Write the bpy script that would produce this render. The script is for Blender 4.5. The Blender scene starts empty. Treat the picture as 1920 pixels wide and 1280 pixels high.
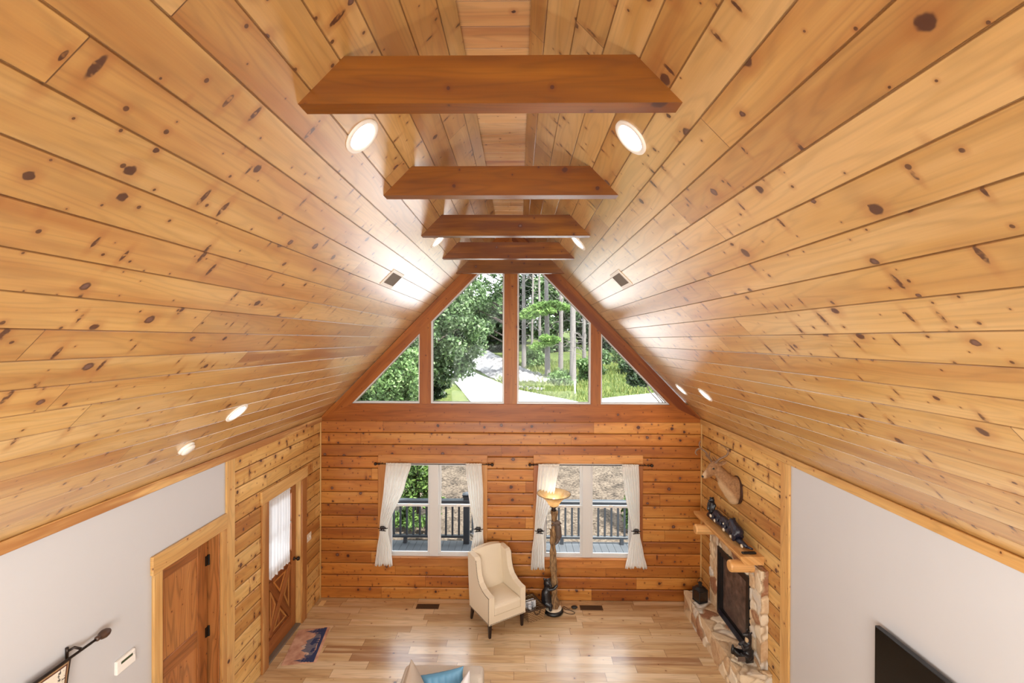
import bpy, bmesh, math, random
from mathutils import Vector, Matrix, Euler
import numpy as np
PI = math.pi
sc = bpy.context.scene
COL = sc.collection
random.seed(7)

# ------------------------------------------------------------------ camera, world, sun, lamps, exposure
cam = bpy.data.cameras.new('camera'); cam.lens = 16.0; cam.sensor_width = 36.0; cam.clip_end = 400
co = bpy.data.objects.new('camera', cam); COL.objects.link(co)
yaw, pit, rol = math.radians(0.8), math.radians(-0.2), math.radians(0.18)
fw = Vector((-math.sin(yaw)*math.cos(pit), math.cos(yaw)*math.cos(pit), math.sin(pit)))
rt = Vector((math.cos(yaw), math.sin(yaw), 0)); up = rt.cross(fw)
RR = rt*math.cos(rol)+up*math.sin(rol); UU = -rt*math.sin(rol)+up*math.cos(rol)
co.matrix_world = Matrix(((RR.x, UU.x, -fw.x, 0), (RR.y, UU.y, -fw.y, 0), (RR.z, UU.z, -fw.z, 4.2), (0, 0, 0, 1)))
sc.camera = co

wd = bpy.data.worlds.new('sky'); sc.world = wd; wd.use_nodes = True
wd.node_tree.nodes['Background'].inputs[0].default_value = (0.90, 0.95, 1.0, 1)
wd.node_tree.nodes['Background'].inputs[1].default_value = 5.2

def lamp(name, kind, loc, power, color=(1, 1, 1), aim=None, **kw):
    l = bpy.data.lights.new(name, kind); l.energy = power; l.color = color
    for k, v in kw.items(): setattr(l, k, v)
    o = bpy.data.objects.new(name, l); COL.objects.link(o); o.location = loc
    if aim is not None:
        o.rotation_euler = (Vector(aim)-Vector(loc)).to_track_quat('-Z', 'Y').to_euler()
    return o
lamp('sun', 'SUN', (0, 0, 30), 21.0, (1.0, 0.95, 0.87), aim=(-10, 13, 0), angle=math.radians(0.6))
WARM = (1.0, 0.985, 0.94)
lamp('loft_upper_fill', 'AREA', (-0.13, -1.6, 5.5), 55, WARM, aim=(-0.13, 3.0, 2.6), shape='RECTANGLE', size=2.0, size_y=1.6)  # added soft fill behind the camera, stands for no known fixture
lamp('loft_floor_light', 'AREA', (-0.13, -2.0, 3.3), 150, WARM, aim=(-0.13, 2.2, 5.2), shape='RECTANGLE', size=4.5, size_y=1.6)  # unseen fill added to brighten ceiling and beam undersides from below
lamp('lower_room_fill', 'AREA', (-0.13, 0.2, 2.4), 310, WARM, aim=(-0.13, 7.0, 1.3), shape='RECTANGLE', size=4.0, size_y=1.2)  # fill added out of view to brighten the far wall and curtains

vs = sc.view_settings
sc.display_settings.display_device = 'sRGB'
vs.view_transform = 'Standard'; vs.look = 'None'; vs.gamma = 1.0; vs.use_curve_mapping = False
vs.exposure = 0.0
cy = sc.cycles
cy.use_denoising = True
cy.max_bounces = 8; cy.diffuse_bounces = 4; cy.glossy_bounces = 3; cy.transmission_bounces = 4; cy.transparent_max_bounces = 8
cy.caustics_reflective = False; cy.caustics_refractive = False
cy.sample_clamp_indirect = 6.0

# ------------------------------------------------------------------ room constants (metres)
XL, XR, YF, YB = -3.205, 2.945, 7.33, -4.0
ZK, SL = 2.94, 1.02               # knee height, roof pitch
XC = (XL+XR)/2
ZR = 5.9                          # flat ridge strip
def zc(x): return min(ZR, ZK+SL*(x-XL), ZK+SL*(XR-x))
ROW = 0.19233                     # log siding course
PLK, PPH = 0.1835, 0.163          # ceiling plank width and phase

# ------------------------------------------------------------------ materials
def lin(r, g, b):
    f = lambda c: (c/255/12.92) if c/255 <= 0.04045 else ((c/255+0.055)/1.055)**2.4
    return (f(r), f(g), f(b), 1.0)

class G:
    """small node-graph writer"""
    def __init__(s, name):
        s.m = bpy.data.materials.new(name); s.m.use_nodes = True
        s.t = s.m.node_tree; s.t.nodes.clear()
        s.out = s.t.nodes.new('ShaderNodeOutputMaterial')
    def n(s, typ, **kw):
        nd = s.t.nodes.new(typ)
        for k, v in kw.items(): setattr(nd, k, v)
        return nd
    def put(s, sock, v):
        if v is None: return
        if isinstance(v, bpy.types.NodeSocket): s.t.links.new(v, sock)
        else: sock.default_value = v
    def ma(s, op, a, b=None, c=None, clamp=False):
        nd = s.n('ShaderNodeMath', operation=op); nd.use_clamp = clamp
        s.put(nd.inputs[0], a); s.put(nd.inputs[1], b)
        if c is not None: s.put(nd.inputs[2], c)
        return nd.outputs[0]
    def mix(s, f, a, b, mode='MIX'):
        nd = s.n('ShaderNodeMix', data_type='RGBA', blend_type=mode)
        s.put(nd.inputs[0], f); s.put(nd.inputs[6], a); s.put(nd.inputs[7], b)
        return nd.outputs[2]
    def ss(s, v, lo, hi, a=0.0, b=1.0):
        nd = s.n('ShaderNodeMapRange', interpolation_type='SMOOTHSTEP')
        s.put(nd.inputs[0], v); s.put(nd.inputs[1], lo); s.put(nd.inputs[2], hi); s.put(nd.inputs[3], a); s.put(nd.inputs[4], b)
        return nd.outputs[0]
    def xyz(s, x, y, z=0.0):
        nd = s.n('ShaderNodeCombineXYZ'); s.put(nd.inputs[0], x); s.put(nd.inputs[1], y); s.put(nd.inputs[2], z)
        return nd.outputs[0]
    def sep(s, v):
        nd = s.n('ShaderNodeSeparateXYZ'); s.put(nd.inputs[0], v); return nd.outputs
    def noise(s, vec, scale=1.0, detail=2.0, rough=0.5, dim='3D', out=0):
        nd = s.n('ShaderNodeTexNoise', noise_dimensions=dim)
        s.put(nd.inputs['Vector'], vec); nd.inputs['Scale'].default_value = scale
        nd.inputs['Detail'].default_value = detail; nd.inputs['Roughness'].default_value = rough
        return nd.outputs[out]
    def vor(s, vec, scale=1.0, feature='F1', dim='3D', rand=1.0):
        nd = s.n('ShaderNodeTexVoronoi', feature=feature, voronoi_dimensions=dim)
        s.put(nd.inputs['Vector'], vec); nd.inputs['Scale'].default_value = scale
        nd.inputs['Randomness'].default_value = rand
        return nd.outputs
    def white(s, w):
        nd = s.n('ShaderNodeTexWhiteNoise', noise_dimensions='1D'); s.put(nd.inputs['W'], w); return nd.outputs
    def obj(s): return s.n('ShaderNodeTexCoord').outputs['Object']
    def uv(s):
        nd = s.n('ShaderNodeUVMap'); nd.uv_map = 'UVMap'; return nd.outputs[0]
    def ramp(s, f, stops):
        nd = s.n('ShaderNodeValToRGB'); cr = nd.color_ramp
        while len(cr.elements) < len(stops): cr.elements.new(0.5)
        for e, (p, c) in zip(cr.elements, stops): e.position = p; e.color = c
        s.put(nd.inputs[0], f); return nd.outputs[0]
    def bump(s, h, strength=0.2, dist=0.01):
        nd = s.n('ShaderNodeBump'); nd.inputs['Strength'].default_value = strength; nd.inputs['Distance'].default_value = dist
        s.put(nd.inputs['Height'], h); return nd.outputs[0]
    def pbr(s, color, rough=0.5, metal=0.0, normal=None, spec=0.5, coat=0.0, coat_rough=0.1, cior=1.75, emit=None, emit_s=0.0):
        nd = s.n('ShaderNodeBsdfPrincipled')
        s.put(nd.inputs['Base Color'], color); s.put(nd.inputs['Roughness'], rough); s.put(nd.inputs['Metallic'], metal)
        if normal is not None: s.put(nd.inputs['Normal'], normal)
        s.put(nd.inputs['Specular IOR Level'], spec)
        nd.inputs['Coat Weight'].default_value = coat; nd.inputs['Coat Roughness'].default_value = coat_rough; nd.inputs['Coat IOR'].default_value = cior
        if emit is not None:
            s.put(nd.inputs['Emission Color'], emit); nd.inputs['Emission Strength'].default_value = emit_s
        return nd.outputs[0]
    def done(s, sh):
        s.t.links.new(sh, s.out.inputs[0]); return s.m

def pine(name, light, base, dark, w=0.0, L=3.2, knots=0.5, pins=0.35, spikes=0.2, rough=0.33, spec=0.5, coat=0.0, joint=True, vary=0.12, redplank=0.9, ringamt=0.35, edge=0.03, ks=3.0, cior=1.75, kmul=1.0):
    g = G(name); s = g.sep(g.uv()); u, v = s[0], s[1]
    if w:
        vw = g.ma('DIVIDE', v, w); row = g.ma('FLOOR', vw); vr = g.ma('FRACT', vw)
        off = g.white(row)[0]
        us = g.ma('ADD', g.ma('DIVIDE', u, L), g.ma('MULTIPLY', off, 9.7)); seg = g.ma('FLOOR', us); uf = g.ma('FRACT', us)
        pid = g.ma('ADD', g.ma('MULTIPLY', row, 17.13), g.ma('MULTIPLY', seg, 3.713))
    else:
        pid = g.ma('MULTIPLY', g.n('ShaderNodeObjectInfo').outputs['Random'], 917.0)
    r = g.sep(g.white(pid)[1])
    pu = g.ma('ADD', u, g.ma('MULTIPLY', r[0], 37.0)); pv = g.ma('ADD', v, g.ma('MULTIPLY', r[1], 19.0))
    n1 = g.noise(g.xyz(g.ma('MULTIPLY', pu, 0.55), g.ma('MULTIPLY', pv, 5.0)), 1.0, 2.0, 0.45, '2D')
    ring = g.ma('SINE', g.ma('ADD', g.ma('MULTIPLY', n1, 70.0), g.ma('MULTIPLY', pv, 55.0)))
    ring = g.ma('POWER', g.ma('MULTIPLY_ADD', ring, 0.5, 0.5), 3.0)
    n2 = g.noise(g.xyz(g.ma('MULTIPLY', pu, 2.5), g.ma('MULTIPLY', pv, 130.0)), 1.0, 2.0, 0.6, '2D')
    n3 = g.noise(g.xyz(g.ma('MULTIPLY', pu, 0.8), g.ma('MULTIPLY', pv, 9.0)), 1.0, 3.0, 0.5, '2D')
    tone = g.ma('MULTIPLY_ADD', g.ma('SUBTRACT', r[2], 0.5), 0.55, n3)
    col = g.ramp(tone, [(0.18, light), (0.5, base), (0.92, dark)])
    bri = g.ma('MULTIPLY_ADD', g.ma('SUBTRACT', g.white(g.ma('ADD', pid, 5.5))[0], 0.5), 2*vary, 1.0)
    bri = g.ma('MULTIPLY', bri, g.ma('SUBTRACT', 1.0, g.ma('MULTIPLY', ring, ringamt*0.4)))
    bri = g.ma('MULTIPLY', bri, g.ma('MULTIPLY_ADD', n2, 0.18, 0.91))
    col = g.mix(1.0, col, bri, 'MULTIPLY')
    # the odd heartwood board: redder and darker than its neighbours, its edge following the grain
    hw = g.ma('MULTIPLY', g.ma('GREATER_THAN', r[0], redplank), g.ss(g.ma('ADD', n3, g.ma('MULTIPLY', n1, 0.4)), 0.5, 0.75, 0.25, 1.0))
    col = g.mix(g.ma('MULTIPLY', hw, 0.75), col, (dark[0]*0.62, dark[1]*0.45, dark[2]*0.42, 1))
    wob = g.noise(g.xyz(g.ma('MULTIPLY', pu, 40.0), g.ma('MULTIPLY', pv, 40.0)), 1.0, 1.0, 0.5, '2D')
    def knot(sc_, ratio, prob, r0, r1, shear=0.0):
        a = g.ma('MULTIPLY', pu, sc_); b = g.ma('MULTIPLY', g.ma('ADD', pv, g.ma('MULTIPLY', pu, shear)), sc_*ratio)
        V = g.vor(g.xyz(a, b, 0.0), 1.0, 'F1', '2D', 0.9)
        c = g.sep(V[1])
        d = g.ma('MULTIPLY_ADD', g.ma('SUBTRACT', wob, 0.5), (r0+r1)*0.35*sc_, V[0])
        R = g.ma('MULTIPLY', g.ma('MULTIPLY_ADD', g.ma('POWER', c[1], 2.0), r1-r0, r0), sc_*kmul)
        on = g.ma('LESS_THAN', c[0], prob)
        q = g.ma('DIVIDE', d, R)
        core = g.ma('MULTIPLY', g.ss(q, 1.05, 0.7), on)
        halo = g.ma('MULTIPLY', g.ss(q, 3.2, 0.9), on)
        mid = g.ma('MULTIPLY', g.ss(q, 0.75, 0.3), g.ma('MULTIPLY', on, g.ma('GREATER_THAN', c[2], 0.5)))
        return core, halo, mid
    KD = lin(66, 30, 20); KM = lin(112, 82, 74); KH = (dark[0]*0.8, dark[1]*0.6, dark[2]*0.5, 1)
    k1, h1, m1 = knot(ks, 1.0, knots, 0.010, 0.027)
    k2, h2, m2 = knot(ks*2.3, 0.9, pins, 0.0035, 0.009)
    k3, h3, m3 = knot(ks*2.4, 0.28, spikes, 0.006, 0.013, 0.25)
    halo = g.ma('MAXIMUM', h1, g.ma('MAXIMUM', h2, h3))
    core = g.ma('MAXIMUM', k1, g.ma('MAXIMUM', g.ma('MULTIPLY', k2, 0.9), g.ma('MULTIPLY', k3, g.ss(wob, 0.2, 0.55))))
    col = g.mix(g.ma('MULTIPLY', halo, 0.42), col, KH)
    col = g.mix(g.ma('MULTIPLY', core, 0.95), col, KD)
    col = g.mix(g.ma('MULTIPLY', m1, 0.8), col, KM)
    if w:
        e = g.ma('MINIMUM', vr, g.ma('SUBTRACT', 1.0, vr))
        col = g.mix(g.ss(e, edge, edge*0.35, 0.0, 0.6), col, (dark[0]*0.3, dark[1]*0.22, dark[2]*0.2, 1))
        if joint:
            e2 = g.ma('MULTIPLY', uf, L)
            col = g.mix(g.ss(e2, 0.005, 0.003, 0.0, 0.85), col, (dark[0]*0.18, dark[1]*0.12, dark[2]*0.1, 1))
    hgt = g.ma('ADD', g.ma('MULTIPLY', n2, 0.25), g.ma('ADD', g.ma('MULTIPLY', n3, 1.0), g.ma('MULTIPLY', core, -0.3)))
    return g.done(g.pbr(col, rough, normal=g.bump(hgt, 0.12, 0.01), spec=spec, coat=coat, coat_rough=0.3, cior=cior))

def plain(name, col, rough=0.5, metal=0.0, spec=0.5, nz=0.0, nscale=60.0, bump=0.0, coat=0.0, emit=0.0):
    g = G(name); c = col; nrm = None
    if nz or bump:
        n = g.noise(g.obj(), nscale, 3.0, 0.6)
        if nz: c = g.mix(1.0, col, g.ma('MULTIPLY_ADD', g.ma('SUBTRACT', n, 0.5), 2*nz, 1.0), 'MULTIPLY')
        if bump: nrm = g.bump(n, bump, 0.01)
    return g.done(g.pbr(c, rough, metal, nrm, spec, coat, emit=(col if emit else None), emit_s=emit))

M = {}
M['ceil'] = pine('ceiling_pine', lin(207, 172, 118), lin(193, 153, 92), lin(168, 118, 62), w=PLK, kmul=1.2, knots=0.6, pins=0.5, spikes=0.42, rough=0.32, spec=0.5, coat=1.0, redplank=0.955, vary=0.07, ks=3.3)
M['strip'] = pine('ridge_pine', lin(222, 184, 138), lin(210, 166, 114), lin(190, 134, 86), w=0.185, L=9.0, knots=0.15, pins=0.2, spikes=0.0, rough=0.35)
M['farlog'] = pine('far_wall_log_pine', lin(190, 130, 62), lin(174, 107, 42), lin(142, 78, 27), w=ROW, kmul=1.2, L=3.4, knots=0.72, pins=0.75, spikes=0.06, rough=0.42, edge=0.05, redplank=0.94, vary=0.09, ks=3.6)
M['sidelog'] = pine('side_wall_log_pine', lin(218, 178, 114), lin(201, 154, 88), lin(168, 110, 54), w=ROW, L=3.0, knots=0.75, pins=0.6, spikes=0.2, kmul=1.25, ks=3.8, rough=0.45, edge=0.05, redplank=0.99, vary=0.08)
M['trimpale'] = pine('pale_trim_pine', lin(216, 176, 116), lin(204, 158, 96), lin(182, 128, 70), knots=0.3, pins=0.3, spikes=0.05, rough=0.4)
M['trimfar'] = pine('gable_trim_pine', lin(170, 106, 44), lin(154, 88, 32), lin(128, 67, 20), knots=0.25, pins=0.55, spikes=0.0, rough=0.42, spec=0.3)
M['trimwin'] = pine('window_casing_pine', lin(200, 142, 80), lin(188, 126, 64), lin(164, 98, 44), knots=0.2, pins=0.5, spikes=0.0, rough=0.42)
M['beam'] = pine('stained_beam_pine', lin(156, 98, 28), lin(130, 76, 15), lin(104, 54, 9), kmul=1.6, ks=2.1, knots=0.95, pins=0.35, spikes=0.0, rough=0.4, spec=0.25, coat=0.5, cior=1.42, vary=0.25)
M['floor'] = pine('floor_planks', lin(220, 196, 162), lin(204, 173, 131), lin(174, 136, 94), w=0.148, L=1.15, knots=0.12, pins=0.14, spikes=0.0, rough=0.26, spec=0.6, coat=0.4, edge=0.016, redplank=0.97, vary=0.08)
M['door'] = pine('interior_door_pine', lin(184, 124, 70), lin(166, 104, 54), lin(134, 76, 34), knots=0.25, pins=0.3, spikes=0.0, rough=0.4, ringamt=0.8)
M['doorx'] = pine('front_door_wood', lin(166, 102, 54), lin(148, 86, 40), lin(118, 62, 26), knots=0.0, pins=0.1, spikes=0.0, rough=0.4)
M['mantel'] = pine('mantel_pine', lin(216, 168, 110), lin(200, 146, 84), lin(168, 106, 54), knots=0.15, pins=0.2, spikes=0.0, rough=0.42)
M['paint'] = plain('white_wall_paint', lin(192, 191, 193), 0.6, nz=0.02, nscale=3, bump=0.02)
M['back'] = plain('plain_back_wall', lin(222, 205, 180), 0.7)
M['vinyl'] = plain('white_vinyl', lin(204, 203, 202), 0.35)
M['white'] = plain('white_plastic', lin(232, 228, 222), 0.4)
M['black'] = plain('black_satin', lin(18, 17, 18), 0.4)
M['tvscreen'] = plain('tv_glass', lin(4, 4, 4), 0.25, spec=0.25)
M['iron'] = plain('dark_bronze_iron', lin(46, 34, 28), 0.4, 0.5, nz=0.2)
M['blackbear'] = plain('black_resin', lin(24, 23, 28), 0.32, nz=0.35, nscale=40, bump=0.5)
M['greybear'] = plain('grey_brown_resin', lin(92, 78, 70), 0.45, nz=0.3, nscale=50, bump=0.4)
M['bearblue'] = plain('bluish_black_resin', lin(30, 30, 44), 0.3, nz=0.4, nscale=60, bump=0.5)
M['muzzle'] = plain('tan_resin', lin(190, 165, 130), 0.5)
M['birch'] = plain('birch_cream', lin(214, 200, 178), 0.6, nz=0.2, nscale=30)
M['grille'] = plain('grey_grille', lin(112, 100, 88), 0.5)
M['bronze'] = plain('bronze_register', lin(92, 68, 48), 0.45, 0.3)
M['legwood'] = plain('dark_espresso_wood', lin(38, 24, 20), 0.35, nz=0.2)
M['linen'] = plain('cream_upholstery', lin(222, 209, 187), 0.75, nz=0.05, nscale=300, bump=0.15)
M['nail'] = plain('bronze_nailhead', lin(92, 78, 66), 0.3, 0.8)
M['sofa'] = plain('beige_sofa_fabric', lin(196, 186, 174), 0.85, nz=0.06, nscale=160, bump=0.2)
M['taupe'] = plain('taupe_velvet', lin(184, 168, 152), 0.6, nz=0.05, nscale=90, bump=0.1)
M['blue'] = plain('blue_velvet', lin(84, 134, 166), 0.55, nz=0.06, nscale=80)
M['ivory'] = plain('ivory_cotton', lin(224, 222, 226), 0.8)
M['magazine'] = None
M['mortar'] = plain('mortar', lin(176, 158, 134), 0.9)
M['shade_outer'] = None
M['emit'] = plain('lit_lens', (1.0, 0.96, 0.9, 1), 0.4, emit=7.0)
M['deck'] = plain('grey_composite_deck', lin(61, 65, 70), 0.6, nz=0.12, nscale=20)
M['rail'] = plain('charcoal_rail', lin(42, 47, 53), 0.45, nz=0.05, nscale=20)
M['asphalt'] = plain('pale_road', lin(196, 194, 196), 0.85, nz=0.06, nscale=3)
M['screen'] = plain('lcd_green', lin(52, 68, 44), 0.3)
M['hinge'] = plain('black_hinge', lin(16, 14, 13), 0.4, 0.4)
M['bark'] = plain('grey_pine_bark', lin(95, 90, 87), 0.9, nz=0.45, nscale=7, bump=0.8)
M['barkdark'] = plain('dark_bark', lin(62, 53, 47), 0.9, nz=0.4, nscale=9, bump=0.8)

def glass():
    g = G('window_glass')
    t = g.n('ShaderNodeBsdfTransparent'); t.inputs[0].default_value = (0.95, 0.96, 0.96, 1)
    gl = g.n('ShaderNodeBsdfGlossy'); gl.inputs['Roughness'].default_value = 0.02
    fr = g.n('ShaderNodeFresnel'); fr.inputs[0].default_value = 1.35
    mx = g.n('ShaderNodeMixShader'); g.put(mx.inputs[0], g.ma('MULTIPLY', fr.outputs[0], 0.25)); g.put(mx.inputs[1], t.outputs[0]); g.put(mx.inputs[2], gl.outputs[0])
    return g.done(mx.outputs[0])
M['glass'] = glass()
def sheer(name, col, tr=0.45, open_=0.0):
    g = G(name)
    d = g.n('ShaderNodeBsdfDiffuse'); d.inputs[0].default_value = col
    t = g.n('ShaderNodeBsdfTranslucent'); t.inputs[0].default_value = col
    mx = g.n('ShaderNodeMixShader'); mx.inputs[0].default_value = tr
    g.put(mx.inputs[1], d.outputs[0]); g.put(mx.inputs[2], t.outputs[0]); o = mx.outputs[0]
    if open_:
        tp = g.n('ShaderNodeBsdfTransparent'); m2 = g.n('ShaderNodeMixShader'); m2.inputs[0].default_value = open_
        g.put(m2.inputs[1], o); g.put(m2.inputs[2], tp.outputs[0]); o = m2.outputs[0]
    return g.done(o)
M['curtain'] = sheer('white_curtain_cloth', lin(248, 247, 244), 0.55)
M['sheer'] = sheer('sheer_door_curtain', lin(232, 234, 238), 0.22, 0.05)
def leafmat(name, cols, tr=0.35):
    g = G(name)
    w = g.white(g.ma('ADD', g.n('ShaderNodeNewGeometry').outputs['Random Per Island'], g.n('ShaderNodeObjectInfo').outputs['Random']))[0]
    c = g.ramp(w, [(i/(len(cols)-1), x) for i, x in enumerate(cols)])
    d = g.pbr(c, 0.5, spec=0.35)
    t = g.n('ShaderNodeBsdfTranslucent'); g.put(t.inputs[0], c)
    mx = g.n('ShaderNodeMixShader'); mx.inputs[0].default_value = tr
    g.put(mx.inputs[1], d); g.put(mx.inputs[2], t.outputs[0])
    return g.done(mx.outputs[0])
M['leaf'] = leafmat('broad_leaves', [lin(35, 53, 30), lin(62, 85, 47), lin(89, 114, 70), lin(121, 139, 105)])
M['leafdark'] = leafmat('forest_leaves', [lin(20, 30, 20), lin(35, 52, 30), lin(60, 80, 47)])
M['leaflight'] = leafmat('bright_leaves', [lin(60, 84, 46), lin(90, 118, 66), lin(124, 148, 98)])
M['needle'] = leafmat('pine_needles', [lin(86, 118, 58), lin(122, 152, 84), lin(150, 178, 110)], 0.5)
M['conifer'] = leafmat('conifer_foliage', [lin(36, 55, 24), lin(72, 100, 45), lin(108, 133, 69)])
M['grassb'] = leafmat('grass_blades', [lin(70, 89, 38), lin(101, 117, 60), lin(129, 132, 76)])
def ground(name, c0, c1, c2, s1, s2):
    g = G(name); o = g.obj()
    n = g.noise(o, s1, 4.0, 0.65); n2 = g.noise(o, s2, 3.0, 0.6)
    c = g.ramp(g.ma('MULTIPLY_ADD', g.ma('SUBTRACT', n2, 0.5), 0.6, n), [(0.3, c0), (0.5, c1), (0.7, c2)])
    return g.done(g.pbr(c, 0.95, normal=g.bump(n, 0.6, 0.05), spec=0.2))
M['lawn'] = ground('lawn', lin(34, 45, 17), lin(60, 73, 32), lin(84, 89, 48), 6.0, 0.5)
M['mulch'] = ground('pale_mulch', lin(30, 25, 20), lin(71, 62, 53), lin(94, 84, 73), 16.0, 2.0)
M['scree'] = ground('grey_scree', lin(68, 67, 68), lin(105, 104, 105), lin(139, 137, 137), 4.0, 1.0)

# ------------------------------------------------------------------ mesh builder
class MB:
    def __init__(s): s.v = []; s.f = []; s.uv = []; s.mi = []; s.cur = 0
    def add(s, vs, uvs=None):
        i = len(s.v); s.v += [tuple(p) for p in vs]; s.f.append(tuple(range(i, i+len(vs))))
        s.uv.append(uvs or [(0, 0)]*len(vs)); s.mi.append(s.cur)
    def grid(s, rows, uvf=None, close=False):
        i = len(s.v); n = len(rows[0])
        for r in rows: s.v += [tuple(p) for p in r]
        for a in range(len(rows)-1):
            for b in range(n if close else n-1):
                c = (b+1) % n
                s.f.append((i+a*n+b, i+a*n+c, i+(a+1)*n+c, i+(a+1)*n+b))
                s.uv.append([uvf(a, b), uvf(a, b+1), uvf(a+1, b+1), uvf(a+1, b)] if uvf else [(0, 0)]*4); s.mi.append(s.cur)
        return i
    def cap(s, idx): s.f.append(tuple(idx)); s.uv.append([(0, 0)]*len(idx)); s.mi.append(s.cur)
    def box(s, x0, x1, y0, y1, z0, z1, grain=None, mat=None):
        d = (abs(x1-x0), abs(y1-y0), abs(z1-z0)); gax = grain if grain is not None else d.index(max(d))
        uo, vo = random.random()*40, random.random()*40
        P = [(x, y, z) for x in (x0, x1) for y in (y0, y1) for z in (z0, z1)]
        F = [((0, 1, 3, 2), 0), ((4, 6, 7, 5), 0), ((0, 4, 5, 1), 1), ((2, 3, 7, 6), 1), ((0, 2, 6, 4), 2), ((1, 5, 7, 3), 2)]
        i = len(s.v); s.v += [tuple(mat @ Vector(p)) if mat is not None else p for p in P]
        for k, (f, ax) in enumerate(F):
            o = [a for a in range(3) if a != ax]
            if gax in o: ua = gax; va = [a for a in o if a != gax][0]
            else: ua, va = o
            s.f.append(tuple(i+j for j in f)); s.uv.append([(P[j][ua]+uo, P[j][va]+vo+k*1.7) for j in f]); s.mi.append(s.cur)
    def prism(s, poly, frame, d0, d1, udir=(1, 0)):
        """polygon in 2-D, frame(a,b,d)->xyz, extruded d0..d1; grain runs along udir"""
        uo, vo = random.random()*40, random.random()*40; ux, uy = udir
        uvp = lambda p: (p[0]*ux+p[1]*uy+uo, -p[0]*uy+p[1]*ux+vo)
        n = len(poly)
        for d in (d0, d1):
            s.add([frame(a, b, d) for a, b in poly], [uvp(p) for p in poly])
        for i in range(n):
            p, q = poly[i], poly[(i+1) % n]
            l = math.hypot(q[0]-p[0], q[1]-p[1]); u0 = uvp(p); u1 = uvp(q)
            s.add([frame(p[0], p[1], d0), frame(q[0], q[1], d0), frame(q[0], q[1], d1), frame(p[0], p[1], d1)],
                  [(u0[0], vo+3+d0), (u1[0] if abs(u1[0]-u0[0]) > 0.3*l else u0[0]+l, vo+3+d0), (u1[0] if abs(u1[0]-u0[0]) > 0.3*l else u0[0]+l, vo+3+d1), (u0[0], vo+3+d1)])
    def tube(s, pts, rad, n=8, caps=True):
        pts = [Vector(p) for p in pts]; rr = rad if isinstance(rad, (list, tuple)) else [rad]*len(pts)
        rows = []; ref = None
        for i, p in enumerate(pts):
            t = (pts[min(i+1, len(pts)-1)]-pts[max(i-1, 0)]).normalized()
            if ref is None: ref = t.orthogonal().normalized()
            ref = (ref-t*ref.dot(t)).normalized(); b = t.cross(ref)
            rows.append([p+(ref*math.cos(2*PI*k/n)+b*math.sin(2*PI*k/n))*rr[i] for k in range(n)])
        i0 = s.grid(rows, close=True)
        if caps:
            s.cap([i0+k for k in range(n)][::-1]); e = i0+(len(rows)-1)*n; s.cap([e+k for k in range(n)])
    def lathe(s, prof, c=(0, 0, 0), n=24, caps=True, axis='z', a=None):
        def P(r, h, k):
            x, y = r*math.cos(2*PI*k/n), r*math.sin(2*PI*k/n)
            q = {'z': (x, y, h), 'x': (h, x, y), 'y': (x, h, y)}[axis]
            q = Vector(q)
            if a is not None: q = a @ q
            return q+Vector(c)
        rows = [[P(r, h, k) for k in range(n)] for r, h in prof]
        i0 = s.grid(rows, close=True)
        if caps:
            s.cap([i0+k for k in range(n)][::-1]); e = i0+(len(rows)-1)*n; s.cap([e+k for k in range(n)])
    def ball(s, c, r, n=10, m=7, mat=None):
        rx, ry, rz = r if isinstance(r, (tuple, list)) else (r, r, r)
        rows = []
        for a in range(m+1):
            th = PI*a/m; th = min(max(th, 0.02), PI-0.02)
            row = []
            for k in range(n):
                q = Vector((rx*math.sin(th)*math.cos(2*PI*k/n), ry*math.sin(th)*math.sin(2*PI*k/n), rz*math.cos(th)))
                if mat is not None: q = mat @ q
                row.append(q+Vector(c))
            rows.append(row)
        i0 = s.grid(rows, close=True)
        s.cap([i0+k for k in range(n)]); e = i0+m*n; s.cap([e+k for k in range(n)][::-1])
    def capsule(s, p0, r0, p1, r1, n=12):
        p0, p1 = Vector(p0), Vector(p1)
        s.ball(p0, r0, n, 8); s.ball(p1, r1, n, 8)
        if (p1-p0).length > 1e-4: s.tube([p0, p1], [r0, r1], n)
    def build(s, name, mats, parent=None, smooth=False, bevel=0.0, seg=1, loc=None):
        me = bpy.data.meshes.new(name); me.from_pydata(s.v, [], s.f)
        ul = me.uv_layers.new(name='UVMap')
        flat = [c for f in s.uv for p in f for c in p]
        ul.data.foreach_set('uv', flat)
        for m in (mats if isinstance(mats, (list, tuple)) else [mats]): me.materials.append(m)
        me.polygons.foreach_set('material_index', s.mi)
        me.polygons.foreach_set('use_smooth', [bool(smooth)]*len(s.f))
        bm = bmesh.new(); bm.from_mesh(me); bmesh.ops.recalc_face_normals(bm, faces=bm.faces); bm.to_mesh(me); bm.free()
        me.update()
        o = bpy.data.objects.new(name, me); COL.objects.link(o)
        if parent: o.parent = parent
        if loc: o.location = loc
        if bevel:
            b = o.modifiers.new('bevel', 'BEVEL'); b.width = bevel; b.segments = seg; b.limit_method = 'ANGLE'
        return o

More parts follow.
